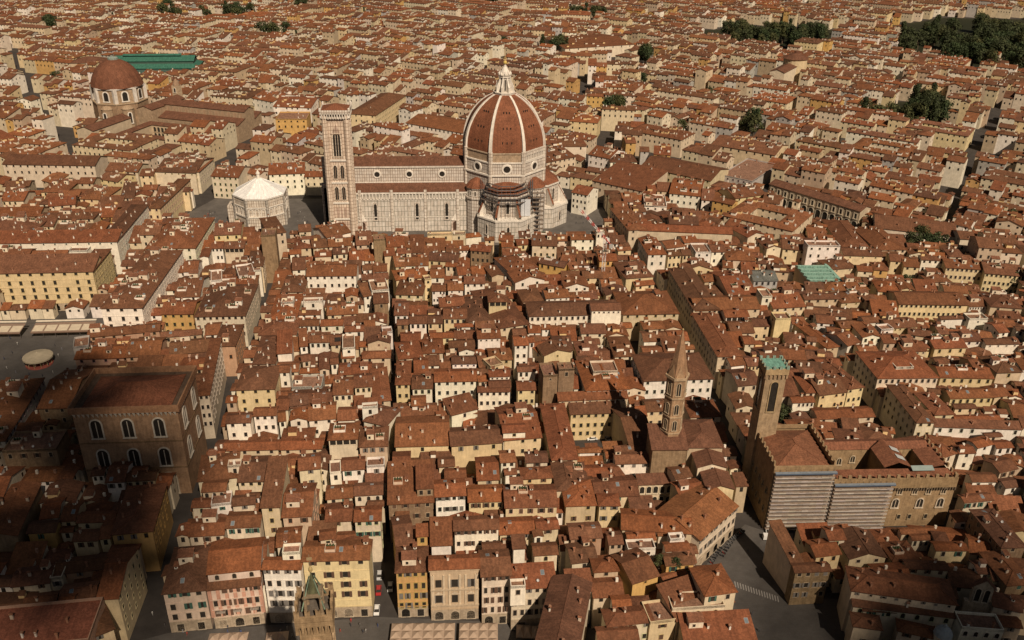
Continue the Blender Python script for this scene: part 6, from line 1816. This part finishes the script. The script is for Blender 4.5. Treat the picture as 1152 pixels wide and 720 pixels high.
def fill(rot, cond, x0, x1, y0, y1, dens, seed):
    r = random.Random(seed); a = D2R(rot); c_, s_ = math.cos(a), math.sin(a)
    cx, cy = (x0+x1)/2, (y0+y1)/2; ext = math.hypot(x1-x0, y1-y0)/2
    v = -ext
    while v < ext:
        nrow = r.choice([1, 2, 2, 3])
        for k in range(nrow):
            depth = r.uniform(10, 17); u = -ext+r.uniform(0, 10); blk = r.uniform(40, 110); hb = r.uniform(11, 18); wob = r.uniform(-3, 3); ph = r.uniform(0, 6)
            while u < ext:
                w_ = r.choice([r.uniform(6, 10), r.uniform(8, 14), r.uniform(9, 18), r.uniform(14, 30)])
                if r.random() < .04: w_ = r.uniform(32, 66)
                vv = v+wob*math.sin(u/60+ph)
                px_, py_ = cx+u*c_-vv*s_, cy+u*s_+vv*c_
                mx, my = px_+(w_/2)*c_-(depth/2)*s_, py_+(w_/2)*s_+(depth/2)*c_
                if x0 <= mx <= x1 and y0 <= my <= y1 and cond(mx, my):
                    q = proj(mx, my, 15)
                    if -330 < q[0] < 1480 and -30 < q[1] < 860 and r.random() < dens:
                        d = depth*r.uniform(.75, 1.25); far = q[1] < 250; h = max(8, hb+r.gauss(0, 2. if far else 2.8))
                        if r.random() < .06: h += 4.5
                        H = dict(W=w_, D=d, h=h, rt=r.choice('gggghhsG') if w_ < 15 else r.choice('ggh'), cw=r.choice('cccowwtooyotcgO' if far else 'ccccoowwywytccO'), loc=(px_, py_), rz=a+r.uniform(-.06, .06), fl=['plain'] if r.random() < .2 else [], lab=None, up=[], seed=r.randrange(10**6), traced=False)
                        if far and r.random() < .055:   # a big block of four wings round a court
                            S1, S2, wg = r.uniform(30, 52), r.uniform(26, 40), r.uniform(9, 12); hb2 = r.uniform(14, 19); cw2 = r.choice('ccyot'); sd = r.randrange(10**6)
                            Pb = corners(dict(W=S1, D=S2, loc=(px_, py_), rz=a), .5)
                            if taken(Pb) < .01:
                                for bx, by, bw, bd in ((0, 0, S1, wg), (0, S2-wg, S1, wg), (0, wg, wg, S2-2*wg), (S1-wg, wg, wg, S2-2*wg)):
                                    HOUSES.append(dict(W=bw, D=bd, h=hb2+(.3 if by else 0), rt='h', cw=cw2, loc=(px_+bx*c_-by*s_, py_+bx*s_+by*c_), rz=a, fl=[], lab=None, up=[], seed=sd, traced=False))
                                occupy(Pb)
                        P = corners(H, -.4)
                        if taken(P) < .02 and fit_height(H): HOUSES.append(H); occupy(corners(H, -.2))
                u += w_+(.1 if r.random() < .85 else r.uniform(3, 9)); blk -= w_
                if blk < 0: u += r.uniform(5, 8); blk = r.uniform(40, 110); hb = r.uniform(11, 18)
            v += depth+(.3 if r.random() < .62 else r.uniform(2, 6))
        v += r.uniform(4, 7.5)
for i, rt in enumerate((-40., -12., -20., -33., 0.)):
    fill(rt, lambda x, y, rt=rt: district(x, y) == rt, -1380, 1780, -410, 1560, .97, 50+i)
# small infill in what is left between the measured houses
r = random.Random(5)
for step, (wa, da) in enumerate(((11, 10), (8, 8), (6, 6), (4.6, 5))):
    y = -372.
    while y < 60:
        x = -330.
        while x < 420:
            q = proj(x+4, y+4, 14)
            if -30 < q[0] < 1180 and 210 < q[1] < 740:
                w_, d = wa*r.uniform(.8, 1.1), da*r.uniform(.8, 1.1); rz = D2R(district(x, y))
                H = dict(W=w_, D=d, h=r.uniform(10, 14), rt=r.choice('gghsG'), cw=r.choice('cccwwoyt'), loc=(x, y), rz=rz, fl=[], lab=None, up=[], seed=r.randrange(10**6), traced=False)
                if taken(corners(H, .15)) < .01 and fit_height(H): HOUSES.append(H); occupy(corners(H, .1)); x += w_*.5
            x += 1.7
        y += 1.9
# ------------------------------------------------------------------ which houses show largest; those become things of their own
def shown(H):
    q = proj(H['loc'][0], H['loc'][1], H['h']); c_ = proj(*corners(H)[1], H['h']); b = proj(*corners(H)[3], H['h'])
    H['px'] = (q[0]+c_[0])/2; H['py'] = q[1]; H['top'] = b[1]
    x0, x1 = max(0, min(q[0], c_[0])), min(1152, max(q[0], c_[0])); y0, y1 = max(0, b[1]), min(720, q[1]+8)
    a = max(0, x1-x0)*max(0, y1-y0)
    return a if a > 0 else .001   # just outside the frame: kept in the mass of roofs
for H in HOUSES: H['area'] = shown(H)
HOUSES = [H for H in HOUSES if H['area'] > 0]
single = [H for H in HOUSES if H['lab'] or (H['traced'] and H['py'] > 170 and H['area'] > 1)]
single.sort(key=lambda H: -H['area'])
def kind_of(H):
    if 'n=palazzo' in H['fl']: return 'palazzo'
    if H['cw'] == 'b' and H['rt'] == 'f' and H['W'] < 12 and H['h'] > 20: return 'tower_house'
    if H['lab'] and 'palazzo' in H['lab']: return 'palazzo'
    return 'house'
keep, nh = [], 0
for H in single:
    H['kind'] = kind_of(H)
    if H['kind'] == 'house':
        if nh >= 300 and not H['lab']: continue
        nh += 1
    keep.append(H)
ids = {id(H) for H in keep}
mass = [H for H in HOUSES if id(H) not in ids]
# ------------------------------------------------------------------ labels: what each looks like, then the distinct neighbour it stands by
ANCH = [('crenellated tower', 352, 680), ('cathedral dome', 567, 150), ('marble bell tower', 383, 200), ('octagonal baptistery', 290, 220), ('hexagonal spire', 763, 430), ('brick tower with the green top', 872, 440), ('scaffolded stone palace', 960, 545), ('traceried stone hall', 145, 480), ('carousel', 43, 403), ('tower crane', 680, 285), ('green sawtooth roof', 915, 307), ('terracotta chapel dome', 122, 95), ('long brown church', 220, 125), ('arcaded hospital', 915, 222), ('bell gable', 1096, 680), ('abbey church', 790, 505),
        ('cloister arcade', 738, 550), ('nave of the cathedral', 455, 225), ('cafe canopies', 70, 368), ('parked scooters', 815, 620)]
SHORT = [('pink corner', 'pink corner house'), ('pink palazzo', 'pink palazzo'), ('four rows', 'white house by the crenellated tower'), ('yellow five', 'yellow corner palazzo'), ('white top storey', 'tall tan house'), ('ochre corner', 'ochre corner house'), ('tan stone palazzo', 'tan stone palazzo'), ('steep broad', 'cream house by the stone palazzo'), ('glazed loggia', 'white house with the glazed loggia'), ('end of the long roof', 'tan stone house by the lane'), ('curved', 'curved cream palazzo'), ('belvedere', 'belvedere house'), ('bare wall', 'long yellow house with the bare wall'), ('very long narrow', 'very long narrow roof'), ('convent wing', 'yellow convent wing'), ('taller of', 'adjoining stone towers'), ('brown stone palazzo', 'brown stone palazzo'), ('row of five', 'ochre-yellow five-window house'), ('dark open loggia under its hipped', 'cream loggia house'), ('long ochre', 'long ochre palazzo'), ('clerestory', 'clerestory palazzo'), ('four arches', 'four-arched terrace house'), ('behind the hexagonal', 'shuttered white palazzo'), ('large hipped block', 'large hipped block'), ('big palazzo block', 'corner palazzo block'), ('grey palazzo', 'long shaded grey palazzo'), ('huge yellow', 'huge yellow palazzo'), ('vast pale', 'vast pale palazzo'), ('long red roof', 'white palazzo with the red roof'), ('bright yellow house with', 'bright yellow arched house'), ('plain brown stone tower', 'brown street tower'), ('slim brown', 'slim brown tower'), ('long bare white', 'long bare white house'), ('pale yellow', 'pale yellow end house'), ('solar', 'solar panels'), ('under the cathedral', 'flat bright yellow house'), ('tower-like', 'yellow tower-like house'), ('broad gabled front', 'white gabled house'), ('sixteen', 'sixteen-window palazzo'), ('three-storey', 'narrow white three-storey house'), ('five by three', 'five-by-three white palazzo'), ('dark western', 'palazzo with the dark flank'), ('bell turret', 'white bell turret'), ('fourteen', 'fourteen-window yellow row'), ('tall white corner', 'tall white corner house'), ('dark grey roof', 'dark grey roof'), ('tall white flat', 'tall flat white house'), ('one window beside', 'small brown stone house')]
for H in keep:
    if H['lab']:
        H['label'] = H['lab']
        for k, s in SHORT:
            if k in H['lab']: ANCH.append((s, H['px'], H['py'])); break
used = {H['lab'] for H in keep if H['lab']}
def size_word(H):
    if H['W'] < 6.5: return 'narrow'
    if H['W'] > 19: return 'long'
    if H['W']*H['D'] < 75: return 'small'
    if H['W']*H['D'] > 260: return 'large'
    return ''
RW = {'g': 'ridged roof', 'G': 'gabled front', 'h': 'hipped roof', 's': 'lean-to roof', 'f': 'flat roof terrace'}
NUM = ['no', 'one', 'two', 'three', 'four', 'five', 'six', 'seven', 'eight', 'nine', 'ten', 'eleven', 'twelve', 'thirteen', 'fourteen']
for H in keep:
    if H['lab']: continue
    wn, ar = win_spec(H); feats = []
    if 'lg' in H['fl']: feats.append('dark loggia')
    if 'solar' in H['fl']: feats.append('solar panels')
    if wn and wn[0] > 1 and wn[0] < 15: feats.append(NUM[wn[0]]+(' arched' if ar else '')+' windows across')
    if H['up']: feats.append('raised top room')
    feats.append(RW[H['rt']])
    A = sorted(ANCH, key=lambda a: (a[1]-H['px'])**2+((a[2]-H['py'])*1.3)**2)[:14]; done = False
    base = ' '.join(w for w in (size_word(H), WNAME[H['cw']], 'house') if w)
    for f in ([feats[0]], feats[:2]):
        for nm, ax, ay in A:
            dx, dy = H['px']-ax, H['py']-ay; dist = math.hypot(dx, dy)
            if abs(dx) < 4 and abs(dy) < 4: continue
            adv = 'just' if dist < 38 else 'some way' if dist < 110 else 'well'
            if abs(dy) > 1.8*abs(dx): rel = (adv if adv != 'some way' else 'some way')+' '+('behind' if dy < 0 else 'in front of')
            elif abs(dx) > 1.8*abs(dy): rel = adv+' '+('left of' if dx < 0 else 'right of')
            else: rel = ('behind and ' if dy < 0 else 'in front and ')+('left of' if dx < 0 else 'right of')
            lab = f'{base} with {" and ".join(f)}, {rel} the {nm}'
            if len(lab.replace('-', ' ').split()) > 16: continue
            if lab not in used: used.add(lab); H['label'] = lab; done = True; break
        if done: break
    if not done:
        nm, ax, ay = A[0]; H['label'] = f'{base} with {feats[-1]}, near the {nm}'
assert all(H.get('label') for H in keep)
for H in keep: H['group'] = None if H['lab'] else 'roofscape houses of the old town'
CATS = {'house': 'house', 'palazzo': 'palazzo', 'tower_house': 'tower'}
for H in keep:
    t = build_house(H, H['kind'], CATS[H['kind']])
    if 'solar' in H['fl']:
        for i in range(2):
            m_ = MB(); m_.box(-1.4, 1.4, -1.3, 1.3, -.05, .08, (.012, .02, .06), MG); o = m_.build('solar_panel', t, (3+i*4.5, 2.6, H['h']+1.3)); o.rotation_euler = (.33, 0, 0)
mb = MB()
for H in mass: mass_house(mb, H, H['area'] < .01 or H['py'] < 250 and H['area'] < 300)
o = mb.build('distant_rooftops'); tag(o, 'mass of small tiled houses filling the city beyond and between the nearer ones', None, None, 'stuff')
# ------------------------------------------------------------------ clouds high behind the camera: their shadows lie over the left and the lower right of the town
MCD = bpy.data.materials.new('cloud'); MCD.use_nodes = True
t_ = MCD.node_tree; b_ = t_.nodes['Principled BSDF']; b_.inputs['Base Color'].default_value = (.85, .85, .85, 1); b_.inputs['Roughness'].default_value = 1; b_.inputs['Specular IOR Level'].default_value = 0
tr_ = t_.nodes.new('ShaderNodeBsdfTransparent'); mx_ = t_.nodes.new('ShaderNodeMixShader'); mx_.inputs[0].default_value = .145; t_.links.new(tr_.outputs[0], mx_.inputs[1]); t_.links.new(b_.outputs[0], mx_.inputs[2]); t_.links.new(mx_.outputs[0], t_.nodes['Material Output'].inputs[0])
def cloud(puffs, zc, label):
    m_ = MB(); k = zc/SUNV.z
    for x, y, r_ in puffs:
        c = (x+SUNV.x*k, y+SUNV.y*k, zc+r_*.2*math.sin(x)); pr = [(0, -.32), (.5, -.28), (.85, -.15), (1, 0), (.85, .24), (.5, .42), (0, .5)]
        m_.T = (1, 0, c[0], c[1], c[2]); m_.lathe([(r_*a, r_*b) for a, b in pr], 18, (1, 1, 1), MCD); m_.T = None
    o = m_.build('cloud'); tag(o, label, None, None, 'structure')
CL1 = []
for px, py, r_ in ((-40, 440, 60), (20, 460, 48), (70, 440, 40), (120, 430, 34), (60, 520, 48), (150, 480, 34), (-30, 560, 60), (60, 600, 50), (120, 570, 42), (20, 680, 50), (90, 680, 42), (140, 640, 26), (175, 540, 22), (190, 470, 24), (30, 410, 30), (205, 420, 20)): CL1.append((*unproj(px, py, 10), r_))
cloud(CL1, 900, 'ragged cloud high behind the viewer, shading the left of the town')
CL2 = []
for px, py, r_ in ((1000, 690, 40), (1080, 690, 45), (1150, 660, 50), (1060, 740, 50), (960, 720, 34), (1160, 720, 50)): CL2.append((*unproj(px, py, 10), r_))
cloud(CL2, 980, 'thin cloud high behind the viewer, shading the lower corner of the town')
